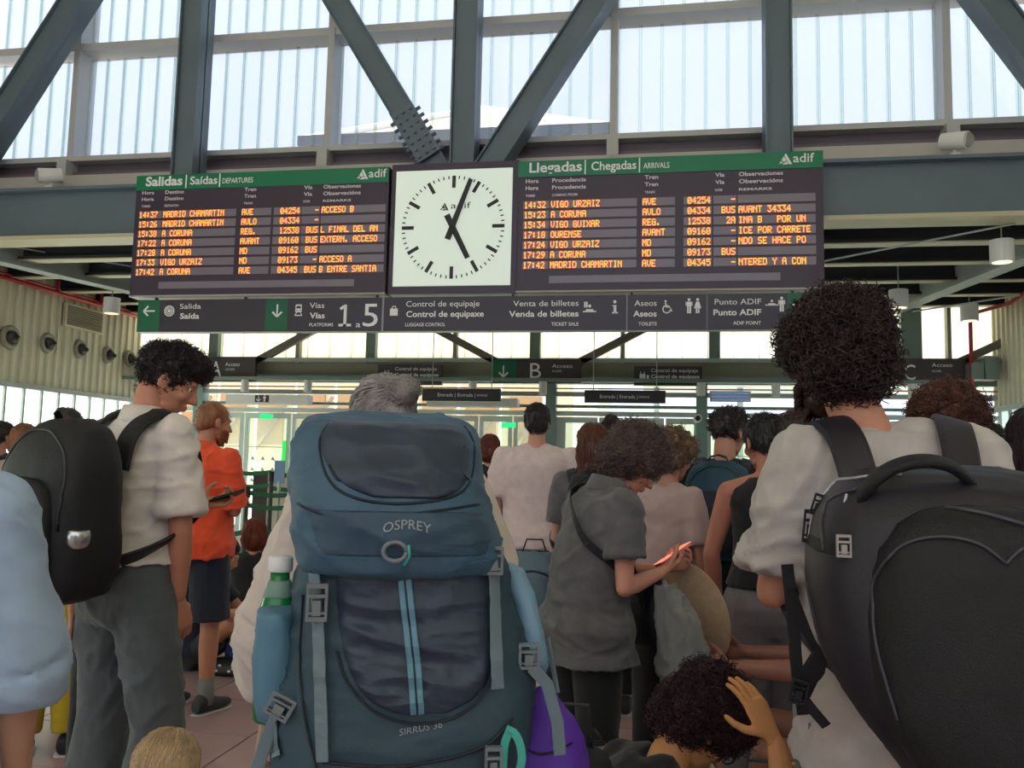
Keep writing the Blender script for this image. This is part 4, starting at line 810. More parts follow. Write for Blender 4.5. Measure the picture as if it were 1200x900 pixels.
def pack(J, label, size=(.30, .48, .20), loc=(0, -.25, 1.2), m_=None, m2=None, lean=0, rz=0, simple=True, amp=.004, strapm=None, topz=None):
    """a worn backpack, a thing of its own; built in the wearer's frame"""
    W, Hh, D = size; t = thing('backpack', label, 'backpack', J['root'].location, J['root'].rotation_euler.z)
    secs = [(-Hh/2, 0, 0, W*.30, D*.30, 2.4), (-Hh/2+.015, 0, 0, W*.42, D*.42, 3), (-Hh*.3, 0, 0, W*.5, D*.5, 3.4), (0, 0, 0, W*.5, D*.5, 3.4), (Hh*.25, 0, .01, W*.49, D*.46, 3.2), (Hh*.42, 0, .02, W*.40, D*.36, 2.6), (Hh*.49, 0, .03, W*.22, D*.2, 2.2), (Hh*.5, 0, .03, W*.05, D*.05, 2)]
    me = softbox(secs, 48, 40, amp, (9, 9, 9), len(label)); M = Matrix.Translation(V3(loc)) @ Matrix.Rotation(rz, 4, 'Z') @ Matrix.Rotation(-lean, 4, 'X')
    sf = Surf(me); b_ = link(me, 'main_compartment', m_, t, True); b_.matrix_local = M
    fp = softbox([(-Hh*.42, 0, -D*.5, W*.30, .02, 3), (-Hh*.36, 0, -D*.5, W*.36, .045, 3), (-Hh*.1, 0, -D*.5, W*.38, .055, 3), (Hh*.1, 0, -D*.48, W*.34, .045, 2.8), (Hh*.17, 0, -D*.46, W*.2, .025, 2.4), (Hh*.18, 0, -D*.45, .01, .01, 2)], 32, 24, amp, (9, 9, 9), 5)
    f_ = link(fp, 'front_pocket', m2 or m_, t, True); f_.matrix_local = M; zp = mat('zip_dark', (30, 30, 34), .4)
    z_ = seam(sf, [(-W*.42, -Hh*.1), (-W*.40, Hh*.25), (-W*.2, Hh*.40), (0, Hh*.43), (W*.2, Hh*.40), (W*.40, Hh*.25), (W*.42, -Hh*.1)], .004, 'zip', zp, t); z_.matrix_local = M
    h_ = MB().ribbon([(-.05, .03, Hh*.47), (-.035, .0, Hh*.53), (0, -.01, Hh*.55), (.035, 0, Hh*.53), (.05, .03, Hh*.47)], .022, .006, (0, 1, .3)).build('carry_handle', zp, t); h_.matrix_local = M
    return dict(root=t, M=M, sf=sf, body=b_)

def panel_on(S_, rows, off, name, m_, par, cols=26, n=44, amp=0, sc=(5, 5, 22), seed=0):   # rows: (z, xl, xr) from top to bottom; padded panel laid on a bag
    rw = smooth_poly(rows, max(2, n//(len(rows)-1))); N = len(rw); mb = MB(); vs = []; fs = []
    for i, (z, xl, xr) in enumerate(rw):
        for j in range(cols+1):
            u = j/cols; x = xl+(xr-xl)*u; e = 1-abs(2*u-1)**8; f = min(1, i/2.5, (N-1-i)/2.5); k = e*f
            q = V3((x*sc[0], seed, z*sc[2])); a = (1-abs(noise.noise(q+noise.noise_vector(q*.4)*1.3))*2.5)*amp*k
            p, nn = S_.hit(x, z, off*k-.003*(1-k)+a); vs.append(p)
    for i in range(N-1):
        for j in range(cols): a = i*(cols+1)+j; fs.append((a, a+1, a+cols+2, a+cols+1))
    o = MB().add(vs, fs).build(name, m_, par, True); return o
def text_on(S_, s_, x0, x1, z, h, m_, par, off=.003, arc=0, tilt=0, name='lettering'):
    me = text_mesh(s_, 1.0, 0); xs = [v.co.x for v in me.vertices]; a, b_ = min(xs), max(xs)
    for v in me.vertices:
        u = (v.co.x-a)/(b_-a); x = x0+(x1-x0)*u; zz = z+v.co.y*h/.7+arc*(1-(2*u-1)**2)+tilt*u; v.co = S_.hit(x, zz, off)[0]
    o = bpy.data.objects.new(name, me); COL.objects.link(o); me.materials.append(m_); o.parent = par; return o
# ================================================================ the crowd, front to back
cloth = lambda n, c, **k: mat('cloth_'+n, c, .9, 0, k.get('bump', .06), k.get('bs', 300), k.get('var', .07), 18, sheen=k.get('sheen', .15))
white_sh = cloth('white_shirt', (222, 210, 206)); grey_tee = cloth('grey_marl', (94, 92, 96), var=.18); tee_grey2 = cloth('light_grey_tee', (192, 182, 180), var=.1)
blue_tee = cloth('pale_blue_tee', (162, 182, 210)); orange_p = cloth('orange_polo', (236, 84, 50)); grey_tr = cloth('grey_trousers', (84, 90, 96), var=.1)
black_c = cloth('black_cloth', (22, 21, 27)); navy_c = cloth('navy_cloth', (32, 38, 60)); beige_c = cloth('pale_stone_shirt', (214, 198, 190)); white_t = cloth('white_tee', (214, 194, 196))
pink_c = cloth('dusty_pink', (172, 148, 148)); teal_c = cloth('dark_teal', (24, 58, 76)); sage_tr = cloth('sage_trousers', (92, 112, 112)); khaki = cloth('khaki', (120, 108, 92)); yellow_c = cloth('mustard_yellow', (176, 150, 24))
def PX(px, Y): p = at(px, 560, Y); return (p.x, Y, 0)
D = R
# 1 man in pale blue tee, left foreground
J1 = person('person in a pale blue t-shirt cut off by the left photo edge', (-1.335, 1.27, 0), D(28), 1.57, 1.22, .05, arms=((((-.2, 0, -1)), (-.1, .3, -1), None), ((.20, .05, -1), (.02, .25, -1), None)), skin=(196, 146, 122), hair=('short', (60, 44, 36), 1, .5),
            top=dict(mat=blue_tee, hem=.80, sleeve=1.3, loose=.032, swid=.03, amp=.010), bottom=dict(mat=navy_c))
# 2 young man in a white shirt
yp = PX(158, 2.7)
J2 = person('young man in white short-sleeved shirt and grey trousers looking down, hand in pocket', yp, D(-20), 1.79, .95, .08, head=(.72, .42, 0), stance=.10, hs=-.03,
            arms=((((-.05, .45, -1)), (.22, 1.0, .12), None), ((.14, .04, -1), (-.26, .24, -1), (-.1, .3, -1))), skin=(196, 132, 108), hair=('quiff', (40, 23, 28), 1.03, 2.2),
            legs=(((-.16, .12, -1), (-.06, -.05, -1)), ((.14, .10, -1), (.04, -.10, -1))),
            top=dict(mat=white_sh, hem=1.0, sleeve=.86, loose=.018, swid=.024, collar=1, amp=.014), bottom=dict(mat=grey_tr, amp=.010, loose=.026, flare=.03, waist=1.04, belt=1), hands=(.9, .5), palm=((.3, -.4, .9), None))
# 3 long-haired greying woman carrying the big rucksack
hp = PX(462, 1.80)
J3 = person('grey-haired person in a pale loose shirt carrying the big blue rucksack', hp, D(17), 1.60, 1.0, .12, head=(-.05, .55, .0), fem=1, hs=-.03,
            arms=((((-.30, .0, -1)), (-.14, .30, -1), None), ((.30, .0, -1), (.14, .30, -1), None)), skin=(190, 150, 132), hair=('tied', (172, 162, 162), 1.24, 3.2),
            top=dict(mat=beige_c, hem=.70, sleeve=1.7, loose=.034, swid=.035, amp=.014), bottom=dict(mat=khaki))
# 4 curly-haired woman in grey tee
J4 = person('curly-haired person in a grey t-shirt bent over a phone, in the centre of the crowd', PX(690, 3.05), D(-62), 1.545, 1.16, .28, head=(.0, .55, 0), fem=1,
            arms=((((-.1, .35, -1)), (.55, .85, .05), (.5, .75, .3)), ((.14, -.06, -1), (-.45, .85, .16), (-.5, .75, .25))), skin=(206, 142, 122), hair=('curly', (104, 84, 82), 1.12, 2.8), hands=(.9, .9), palm=((.5, 0, .8), (-.5, 0, .8)),
            top=dict(mat=grey_tee, hem=.82, sleeve=.62, loose=.022, swid=.018, amp=.014, collar=1), bottom=dict(mat=black_c, loose=.012, waist=.90), shoes=(30, 30, 34))
# 5 big curly-haired man on the right
J5 = person('tall dark curly-haired person in a light grey t-shirt carrying the big black backpack', PX(1042, 1.94), D(0), 1.74, 1.0, .05, head=(-.25, .08, 0), hs=-.088,
            arms=((((-.22, .04, -1)), (.30, 1.0, .12), None), ((.2, .05, -1), (-.1, .9, -.2), None)), skin=(204, 140, 114), hair=('curly', (50, 28, 28), 1.04, 3.0), hands=(.9, .9),
            top=dict(mat=tee_grey2, hem=.79, sleeve=.85, loose=.026, swid=.022, amp=.014), bottom=dict(mat=sage_tr, loose=.03))
# 6 man in an orange polo
J6 = person('person with a reddish beard in a bright orange polo shirt and navy shorts', PX(235, 4.5), D(-8), 1.70, 1.02, .06, head=(.5, .15, 0), stance=.03,
            arms=((((-.2, .1, -1)), (.2, .8, .1), None), ((.08, .16, -1), (-.75, .65, .05), None)), skin=(190, 128, 104), hair=('crop', (150, 96, 62), 1, .5), near=True,
            top=dict(mat=orange_p, hem=.86, sleeve=.95, loose=.022, swid=.02, belly=.05, amp=.012, collar=1), bottom=dict(mat=navy_c, len=.95, loose=.03, name='shorts'), shoes=(52, 54, 60))
# 7 man in white tee seen from behind
J7 = person('person with short dark hair in a plain white t-shirt seen from behind', PX(628, 5.4), D(6), 1.77, 1.20, .02, skin=(196, 140, 120), hair=('short', (40, 32, 34), 1, .8), near=False,
            top=dict(mat=white_t, hem=.86, sleeve=.85, loose=.024, swid=.02, amp=.008), bottom=dict(mat=navy_c))
# 8 red-brown head behind
J8 = person('person with rounded auburn hair far behind the rucksack', PX(573, 7.0), D(10), 1.62, 1, .02, skin=(190, 140, 120), hair=('bob', (104, 44, 34), 1.06, .6), near=False, fem=1, top=dict(mat=black_c), bottom=dict(mat=navy_c))
# 9 bun and long brown hair
J9 = person('person with dark hair in a top bun, behind the curly-haired phone user', PX(716, 5.05), D(0), 1.66, 1, .02, skin=(180, 130, 110), hair=('bun', (42, 28, 28), 1.05, .6), near=False, fem=1, top=dict(mat=black_c), bottom=dict(mat=black_c))
J10 = person('person with long straight brown hair behind the curly-haired phone user', PX(694, 4.45), D(8), 1.60, 1, .02, skin=(180, 130, 110), hair=('long', (98, 54, 42), 1.08, .8), near=False, fem=1, top=dict(mat=grey_tee), bottom=dict(mat=black_c))
# 11 woman in dusty pink tee holding a paper
J11 = person('person with loose light-brown curls in a dusty pink t-shirt holding a paper', PX(780, 3.9), D(-35), 1.54, .92, .06, head=(0, .2, 0), skin=(176, 120, 100), hair=('curly', (120, 92, 72), 1.0, .7), near=False, fem=1,
             arms=((((-.1, .2, -1)), (.1, .8, .1), None), ((.15, .06, -1), (-.02, .32, -1), None)), hands=(.8, .8), top=dict(mat=pink_c, hem=.85, sleeve=.72), bottom=dict(mat=black_c))
# 12 teal backpack man
J12 = person('person with short dark wavy hair and a dark teal backpack', PX(848, 4.3), D(-12), 1.675, 1.0, .04, head=(.45, .12, 0), skin=(180, 124, 104), hair=('quiff', (36, 28, 30), 1, .8), near=True, top=dict(mat=black_c), bottom=dict(mat=black_c))
# 13 tank top man
J13 = person('person in a black sleeveless top with bare shoulders and grey trousers', PX(903, 3.6), D(-5), 1.61, 1.0, .06, head=(-.5, .22, 0), skin=(184, 118, 98), hair=('short', (34, 28, 30), 1.04, 1.0), near=True,
             arms=((((-.28, .05, -1)), (.1, .45, -1), None), ((.1, 0, -1), (0, .3, -1), None)), top=dict(mat=black_c, sleeve=0, hem=1.0, loose=.012), bottom=dict(mat=cloth('mauve_grey', (120, 112, 118)), loose=.05, flare=.05))
# 14 short brown hair man
J14 = person('person with short brown hair looking left, behind the curly-haired tall one', PX(938, 4.75), D(0), 1.70, 1, .04, head=(-.7, .15, 0), skin=(190, 132, 112), hair=('short', (62, 40, 34), 1.06, .8), near=False, top=dict(mat=navy_c), bottom=dict(mat=black_c))
# 15 brown curly head right
J15 = person('person with a rounded mop of tight brown curls, right of the tall curly-haired one', PX(1112, 2.6), D(-14), 1.61, 1, .02, head=(.25, .05, 0), skin=(200, 138, 112), hair=('curly', (92, 50, 40), .97, 1.7), near=True, top=dict(mat=black_c), bottom=dict(mat=black_c))
# 16 distant dark head
J16 = person('person with short black hair far behind at the right, in a dark top', PX(1158, 5.0), D(-20), 1.66, .95, .02, head=(.9, 0, 0), skin=(170, 120, 100), hair=('short', (26, 24, 28), 1.0, .6), near=False, top=dict(mat=cloth('slate', (66, 72, 84))), bottom=dict(mat=black_c))
# 17 long dark hair at right edge
J17 = person('person with long straight dark hair cut off by the right photo edge', (.86, 2.0, 0) if 0 else PX(1222, 2.35), D(-24), 1.55, 1, .02, skin=(190, 130, 110), hair=('long', (40, 24, 26), 1.08, 1.6), near=True, fem=1, top=dict(mat=black_c), bottom=dict(mat=black_c))
# left background group
J18 = person('balding person in a light blue shirt behind the left black backpack', PX(70, 4.6), D(24), 1.66, 1.12, .03, head=(.45, .15, 0), skin=(198, 132, 112), hair=('crop', (70, 48, 42), .99, .5), near=False, top=dict(mat=cloth('mid_blue', (96, 132, 160)), sleeve=.9), bottom=dict(mat=black_c))
J19 = person('person with shoulder-length blonde-brown hair at the far left', PX(22, 5.2), D(30), 1.58, 1, .02, head=(.2, .2, 0), skin=(200, 150, 130), hair=('bob', (150, 104, 74), 1.05, .9), near=False, fem=1, top=dict(mat=pink_c), bottom=dict(mat=black_c))
J20 = person('person with dark hair at the far left edge behind the blonde-brown head', PX(-4, 5.9), D(30), 1.62, 1, .02, head=(.9, 0, 0), skin=(180, 124, 104), hair=('short', (34, 28, 28), 1.04, .6), near=False, top=dict(mat=black_c), bottom=dict(mat=black_c))
J21 = person('person in mustard yellow trousers and a black top, half hidden by the young man', PX(76, 3.7), D(30), 1.50, .9, .04, skin=(180, 130, 110), hair=('short', (34, 28, 28), 1.0, .5), near=False, top=dict(mat=black_c, hem=.9), bottom=dict(mat=yellow_c, loose=.035), shoes=(20, 20, 22))
J27 = person('person in black trousers standing between the yellow trousers and the young man', PX(146, 3.35), D(34), 1.44, .9, .04, skin=(180, 130, 110), hair=('short', (34, 28, 28), 1.0, .5), near=False, top=dict(mat=black_c, hem=.9), bottom=dict(mat=black_c, loose=.035), shoes=(20, 20, 22))
# seated people
sit = lambda a=.9: (((-.22, 1, a), (-.02, .45, -1)), ((.22, 1, a), (.02, .45, -1)))
J22 = person('person with auburn hair in a black top sitting on the floor by the doors', PX(300, 6.3), D(12), 1.66, 1, .12, .13, head=(-.3, .1, 0), skin=(190, 130, 110), hair=('bob', (122, 50, 30), 1.12, 1.2), near=False, fem=1, legs=sit(), arms=((((-.1, .5, -1)), (.1, .8, -.3), None), ((.1, .5, -1), (-.1, .8, -.3), None)), top=dict(mat=black_c, hem=.9), bottom=dict(mat=black_c))
J23 = person('person with bare knees drawn up sitting on the floor behind the orange shirt', PX(240, 5.4), D(-78), 1.62, 1, .25, .13, head=(0, .4, 0), skin=(204, 142, 112), hair=('short', (48, 34, 30), 1.0, .6), near=False, legs=(((-.35, 1, .55), (.2, .7, -.8)), ((.10, 1, .85), (-.05, .35, -1))), arms=((((-.1, .7, -.8)), (.1, 1, .1), None), ((.05, .75, -.7), (0, 1, .12), None)),
             top=dict(mat=navy_c, hem=.9), bottom=dict(mat=cloth('charcoal_shorts', (50, 52, 58)), len=.55, name='shorts'))
J24 = person('person with dark reddish curls sitting low in front, head resting on a hand', PX(738, 2.28), D(-66), 1.62, 1, .30, .15, head=(0, .80, 0), skin=(214, 150, 96), hair=('curly', (58, 26, 34), 1.12, 2.6), legs=(((-.2, 1, .8), (0, .3, -1)), ((.25, 1, .8), (0, .3, -1))),
             arms=((((-.2, .9, -.6)), (.25, .5, .2), None), ((.60, .88, -.20), (-.30, -.02, 1), (-.42, -.35, .85))), hands=(.6, .22), palm=(None, (-.85, -.35, -.35)), top=dict(mat=black_c, hem=.9), bottom=dict(mat=black_c))
J25 = person('person with bare arms sitting on a dark suitcase, mostly hidden behind the light grey t-shirt', (PX(1040, 3.1)[0], 3.1, 0), D(84), 1.68, 1, .30, .50, head=(0, .35, 0), skin=(150, 98, 84), hair=('short', (40, 30, 28), 1.0, .6), near=True, legs=(((-.15, 1, .02), (0, .1, -1)), ((.15, 1, .08), (.05, .1, -1))), arms=((((-.1, .75, -.7)), (.15, 1, -.05), None), ((.05, .6, -.8), (-.1, 1, .05), None)),
             top=dict(mat=black_c, hem=.9), bottom=dict(mat=black_c, len=.5, name='shorts'))
kp = at(185, 900, 1.42)
J26 = person('fair-haired child wearing dark glasses at the bottom edge of the photo', (kp.x, 1.42, 0), D(-8), .885, 1.1, .05, head=(-.1, .1, 0), skin=(214, 170, 146), hair=('bob', (206, 176, 140), 1.20, 3.0), near=True, top=dict(mat=navy_c), bottom=dict(mat=black_c))
# glasses, beard
def glasses(J, col=(20, 20, 24)):
    s = J['s']; mb = MB(); M = J['M4']
    for sd in (-1, 1):
        c = M @ V3((sd*.033, .105, .004)); F = J['HF']; mb.tube([(c+F @ V3((.024*math.cos(a), 0, .019*math.sin(a))))*s for a in [2*PI*k/14 for k in range(15)]], .0022*s, 6); mb.tube([(M @ V3((sd*.057, .103, .008)))*s, (M @ V3((sd*.078, .04, .008)))*s, (M @ V3((sd*.086, -.01, .004)))*s, (M @ V3((sd*.085, -.03, -.014)))*s], .0024*s, 6)
    mb.tube([(M @ V3((-.010, .108, .008)))*s, (M @ V3((.010, .108, .008)))*s], .0022*s, 6); o = mb.build('glasses', mat('glasses_%d' % col[0], col, .3), J['body'], True); return o
glasses(J26); glasses(J4, (150, 140, 140)); glasses(J24)
def beard(J, col):
    mb = MB(); rnd = random.Random(3); M = J['M4']
    for k in range(900):
        a = rnd.uniform(-1.5, 1.5); z = rnd.uniform(-.115, -.035); r = .062 if z > -.09 else .045; p = V3((math.sin(a)*(r+.006), .035+math.cos(a)*r*.95, z)); 
        if abs(a) < .35 and z > -.07: continue
        d = V3((p.x*.5, .02, -.03)).normalized(); mb.tube([(M @ q)*J['s'] for q in (p-d*.004, p+d*.007, p+d*.016+V3((0, 0, -.003)))], .002, 3, .0008)
    mb.ell((M @ V3((0, .042, -.078)))*J['s'], (.057, .054, .04), J['HF'], 16, 10); return mb.build('beard', hair_mat('%d_%d_%d' % col, col), J['body'], True)
for sd_ in (-1, 1):
    kn_, an_ = J6['Lg'][sd_][1:]; s_ = J6['s']; MB().bar((an_+V3((0, 0, -.03)))*s_, an_.lerp(kn_, .28)*s_, .046*s_, .045*s_, 16, True).build('sock', mat('sock_grey', (130, 130, 132), .9), J6['root'], True)
beard(J6, (150, 84, 48)); beard(J5, (60, 34, 30))
# ---------------------------------------------------------------- things they hold
s = J2['s']; wr, hd, pn = J2['hn'][-1]; c = world(J2, (wr+hd*.10+V3((.02, .01, .02)))*s)
t = thing('smartphone', 'black smartphone held by the young man in the white shirt', 'phone', c, D(-30)); q = MB().rings([(V3((0, 0, -.004)), V3((.036, 0, 0)), V3((0, .075, 0)), 6), (V3((0, 0, .004)), V3((.036, 0, 0)), V3((0, .075, 0)), 6)], 24); q.build('phone_body', black, t); MB().bb(-.033, .033, -.07, .07, .004, .005).build('screen', mat('screen_dark', (20, 22, 30), .1), t); t.rotation_euler = (.25, -.35, D(-35))
s = J4['s']; wr, hd, pn = J4['hn'][1]; c = world(J4, (wr+hd*.10+V3((-.03, .02, .035)))*s)
t = thing('smartphone', 'smartphone in a pinkish-red case held by the curly-haired person in grey', 'phone', c, D(-50)); MB().rings([(V3((0, 0, -.005)), V3((.039, 0, 0)), V3((0, .078, 0)), 6), (V3((0, 0, .004)), V3((.039, 0, 0)), V3((0, .078, 0)), 6)], 24).build('phone_case', mat('case_pink', (232, 110, 112), .4), t); MB().bb(-.034, .034, -.072, .072, .004, .006).build('screen', lamp('screen_orange', (255, 150, 120), .9), t); t.rotation_euler = (.5, -.3, D(-60))
s = J11['s']; wr, hd, pn = J11['hn'][1]; c = world(J11, (wr+hd*.12)*s); t = tag(MB().loft([[V3((a-.07, b_, -.12)), V3((a+.05, b_+.02, -.12)), V3((a+.07, b_+.02, .08)), V3((a-.06, b_, .08))] for a, b_ in ((0, 0), (0, .003))]).build('paper_sheet', mat('paper', (222, 216, 196), .7)), 'cream folded paper held low by the person in dusty pink', 'paper'); t.location = c+V3((.02, -.03, 0))
# ---------------------------------------------------------------- their backpacks
nylon = mat('nylon_black', (16, 16, 25), .6, 0, .25, 320, .12, 14); nylon2 = mat('nylon_black_b', (20, 20, 30), .55, 0, .25, 320, .1, 14); teal_n = mat('nylon_teal', (22, 70, 92), .6, 0, .25, 300, .2, 8); navy_n = mat('nylon_navy', (28, 36, 52), .6, 0, .25, 300, .15, 8)
P2 = pack(J2, 'black backpack worn by the young man, with a round silver can in its side pocket', (.38, .56, .26), (.04, -.29, 1.22), nylon, nylon2, -.04)
harness(J2, nylon, P2['root'], .070, 1.02, -.14)
cp = J2['root']; t = thing('drink_can', 'round silver can in the side pocket of the young man\'s black backpack', 'can', world(J2, (.215, -.34, 1.14)), D(-40))
mb = MB().rings([(V3((0, 0, z)), V3((r, 0, 0)), V3((0, r, 0))) for z, r in ((-.03, .024), (-.026, .031), (-.012, .036), (.010, .036), (.024, .031), (.028, .026), (.026, .024))], 28); mb.build('can_body', mat('can_metal', (196, 196, 200), .25, .9), t, True); t.rotation_euler = (0, D(12), D(-40))
P12 = pack(J12, 'dark teal backpack on the person with wavy dark hair', (.31, .46, .17), (0, -.20, 1.20), teal_n, navy_n, .05); harness(J12, navy_n, P12['root'], .05, 1.0, -.12)
s = J4['s']; sp_ = J4['sp']; t = thing('crossbody_bag', 'small dark bag with a strap across the back of the grey t-shirt', 'bag', J4['root'].location, J4['root'].rotation_euler.z)
pts = []
for h, x, y in ((1.02, .10, .17), (1.12, .16, .10), (1.2, .175, -.0), (1.27, .15, -.115), (1.37, .06, -.15), (1.44, -.04, -.12), (1.485, -.105, -.03), (1.45, -.12, .07), (1.34, -.08, .145), (1.2, -.0, .16), (1.08, .06, .18)): c_, F = sp_(h); pts.append(c_*s+F @ V3((x, y, 0)))
MB().ribbon([V3(p) for p in smooth_poly([tuple(p) for p in pts], 5)], .026, .005, (0, 0, 1)).build('strap', nylon, t)
c_, F = sp_(1.0); me = softbox([(-.13, 0, 0, .02, .01, 2), (-.12, 0, 0, .10, .03, 3), (0, 0, 0, .12, .05, 3.5), (.11, 0, 0, .11, .035, 3), (.12, 0, 0, .09, .01, 2)], 32, 16, .003); o = link(me, 'pouch', nylon, t, True); o.location = c_*s+V3((.02, .22, .0))
P10 = pack(J10, 'black backpack worn by the long-haired person behind the grey t-shirt', (.28, .42, .16), (0, -.20, 1.16), nylon, nylon2, .03); harness(J10, nylon, P10['root'], .045, 1.0, -.12)
P18 = pack(J18, 'dark backpack on the balding person in light blue', (.30, .44, .18), (0, -.22, 1.16), navy_n, nylon, .03); harness(J18, nylon, P18['root'], .05, 1.0, -.12)
# grey-blue backpack standing against the hip of the grey t-shirt
p = PX(628, 3.3); t = thing('backpack', 'grey-blue backpack hanging low beside the grey t-shirt', 'backpack', (p[0], 3.3, .84), D(5))
me = softbox([(-.24, 0, 0, .06, .04, 2.4), (-.22, 0, 0, .14, .08, 3), (0, 0, 0, .16, .10, 3.4), (.15, 0, 0, .13, .08, 3), (.21, 0, 0, .07, .04, 2.2), (.215, 0, 0, .01, .01, 2)], 40, 30, .006, (8, 8, 8)); sf = Surf(me); link(me, 'main_compartment', mat('nylon_slate', (84, 106, 120), .6, 0, .2, 300), t, True)
seam(sf, [(-.12, -.1), (-.11, .08), (0, .15), (.11, .08), (.12, -.1)], .004, 'zip', zpm := mat('zip_dark', (30, 30, 34), .4), t); MB().ribbon([(-.05, 0, .2), (-.03, 0, .26), (.03, 0, .26), (.05, 0, .2)], .022, .006, (0, 1, 0)).build('carry_handle', nylon, t); 
# ================================================================ the big blue rucksack
def local_px(t, yo):                                     # pixel -> local (x,z) on the bag's own plane y = yo
    Mi = (Matrix.Translation(t.location) @ Matrix.Rotation(t.rotation_euler.z, 4, 'Z')); n_ = Mi.to_3x3() @ V3((0, 1, 0)); o = Mi @ V3((0, yo, 0)); inv = Mi.inverted()
    def f(px, py): d = CX*(px-600)/FPX-CY*(py-450)/FPX+_f; q = inv @ (C0+d*((o-C0).dot(n_)/d.dot(n_))); return (q.x, q.z)
    return f
slate = mat('rucksack_slate_blue', (60, 92, 116), .55, 0, .15, 380, .08, 10); slate_d = mat('rucksack_navy', (44, 56, 76), .45, 0, .12, 380, .08, 10); slate_g = mat('rucksack_petrol', (46, 70, 84), .6, 0, .2, 380, .08, 10)
web = mat('webbing_grey', (104, 120, 132), .6, 0, .2, 500); buck = mat('buckle_grey', (112, 118, 124), .4); piping = mat('seam_dark', (26, 32, 44), .6); zipb = mat('zip_blue', (92, 136, 158), .5); tur = mat('turquoise_cord', (70, 170, 160), .5)
o = at(470, 700, 1.47); K = thing('rucksack', 'large slate-blue hiking rucksack with grey straps filling the lower centre', 'rucksack', (o.x, 1.47, 0), D(17))
L0 = local_px(K, -.02); L1 = local_px(K, -.15)
def secs_px(rows, hd, cy, pw=3.2):
    out = []
    for (py, a, b_), h_, c_, in zip(rows, hd, cy): (x0, z), (x1, _) = L0(a, py), L0(b_, py); out.append((z, (x0+x1)/2, c_, (x1-x0)/2, h_, pw))
    return out
rows = [(1010, 400, 560), (1000, 360, 610), (960, 325, 606), (900, 318, 606), (850, 321, 618), (800, 327, 624), (760, 335, 620), (720, 341, 606), (680, 347, 597), (640, 354, 588), (600, 368, 572), (570, 400, 540)]
main = softbox(secs_px(rows, [.03, .09, .13, .15, .155, .155, .15, .145, .14, .13, .10, .04], [-.02]*12), 90, 110, .0055, (9, 9, 16), 2); S0 = Surf(main); link(main, 'main_compartment', slate_g, K, True)
rows = [(668, 380, 560), (660, 356, 580), (640, 349, 586), (600, 344, 575), (560, 341, 566), (520, 345, 562), (500, 352, 556), (488, 368, 545), (481, 410, 520)]
lid = softbox(secs_px(rows, [.10, .165, .185, .19, .185, .165, .14, .09, .03], [-.03, -.03, -.03, -.03, -.02, -.01, .0, .01, .02], 3.0), 90, 90, .006, (8, 8, 12), 7); S1 = Surf(lid); lo_ = link(lid, 'top_lid', slate, K, True)
def P1(*pts): return [L1(*p) for p in pts]
def rowpx(rows): return [(L1((a+b_)/2, y)[1], L1(a, y)[0], L1(b_, y)[0]) for y, a, b_ in rows]
panel_on(S1, rowpx([(492, 385, 540), (505, 372, 552), (530, 372, 556), (555, 388, 552), (572, 410, 540), (583, 440, 515)]), .007, 'lid_pocket', slate_d, K, amp=.005, seed=3, sc=(7, 6, 16))
panel_on(S1, rowpx([(596, 366, 572), (612, 362, 578), (632, 366, 580), (648, 380, 572)]), .004, 'lid_band', mat('rucksack_band', (46, 72, 94), .5, 0, .12, 380), K, amp=.002, seed=9, sc=(6, 6, 20))
for pts in (((384, 496), (374, 520), (388, 562), (420, 582), (470, 588), (530, 580), (552, 560), (558, 520), (548, 498)), ((388, 545), (402, 562), (430, 540)), ((545, 522), (535, 545), (548, 562)), ((350, 590), (400, 604), (470, 600), (560, 590))): seam(S1, P1(*pts), .0022, 'lid_seam', piping, lo_)
panel_on(S0, rowpx([(640, 388, 574), (680, 391, 577), (720, 394, 579), (760, 400, 579), (790, 412, 574), (815, 432, 556), (830, 462, 525)]), .012, 'front_pocket', slate_d, K, 50, 110, amp=.007, seed=1, sc=(7, 5, 19))
S2f = Surf(bpy.data.objects['front_pocket'].data) if 0 else S0
fp_ = [q for q in K.children if q.name.startswith('front_pocket')][0]; SF = Surf(fp_.data)
def strap_px(Sx, pts, w_, name, m_, th=.003, off=.004, par=K, n=26): return strap_on(Sx, smooth_poly(P1(*pts), 4), w_, name, m_, par, th, off, n)
for dx in (0, 9): strap_px(SF, ((467+dx, 648), (472+dx, 700), (480+dx, 770), (484+dx, 828)), .009, 'zip_tape', zipb, .004, .005)
strap_px(SF, ((471.5, 648), (476.5, 700), (484.5, 770), (488.5, 828)), .004, 'zip', piping, .003, .004)
strap_px(S0, ((366, 660), (371, 700), (375, 760), (378, 830), (380, 884)), .020, 'compression_strap', web, .003, .016)
strap_px(S0, ((579, 640), (580, 700), (580, 760), (581, 802)), .021, 'compression_strap', web, .003, .018)
strap_px(S0, ((596, 650), (620, 672), (640, 690)), .006, 'side_cord', piping, .005, .01)
def buckle_px(px, py, w_, h_, off=.03, m_=buck, S_=S0, ry=0):
    x, z = L1(px, py); p, _ = S_.hit(x, z, off); return buckle(p, w_, h_, m_, K, Ry(ry))
buckle_px(373, 703, .032, .058); buckle_px(578, 656, .030, .046, .034); buckle_px(328, 828, .040, .036, .022, ry=.5); buckle_px(622, 772, .034, .042, .022); buckle_px(575, 884, .026, .052)
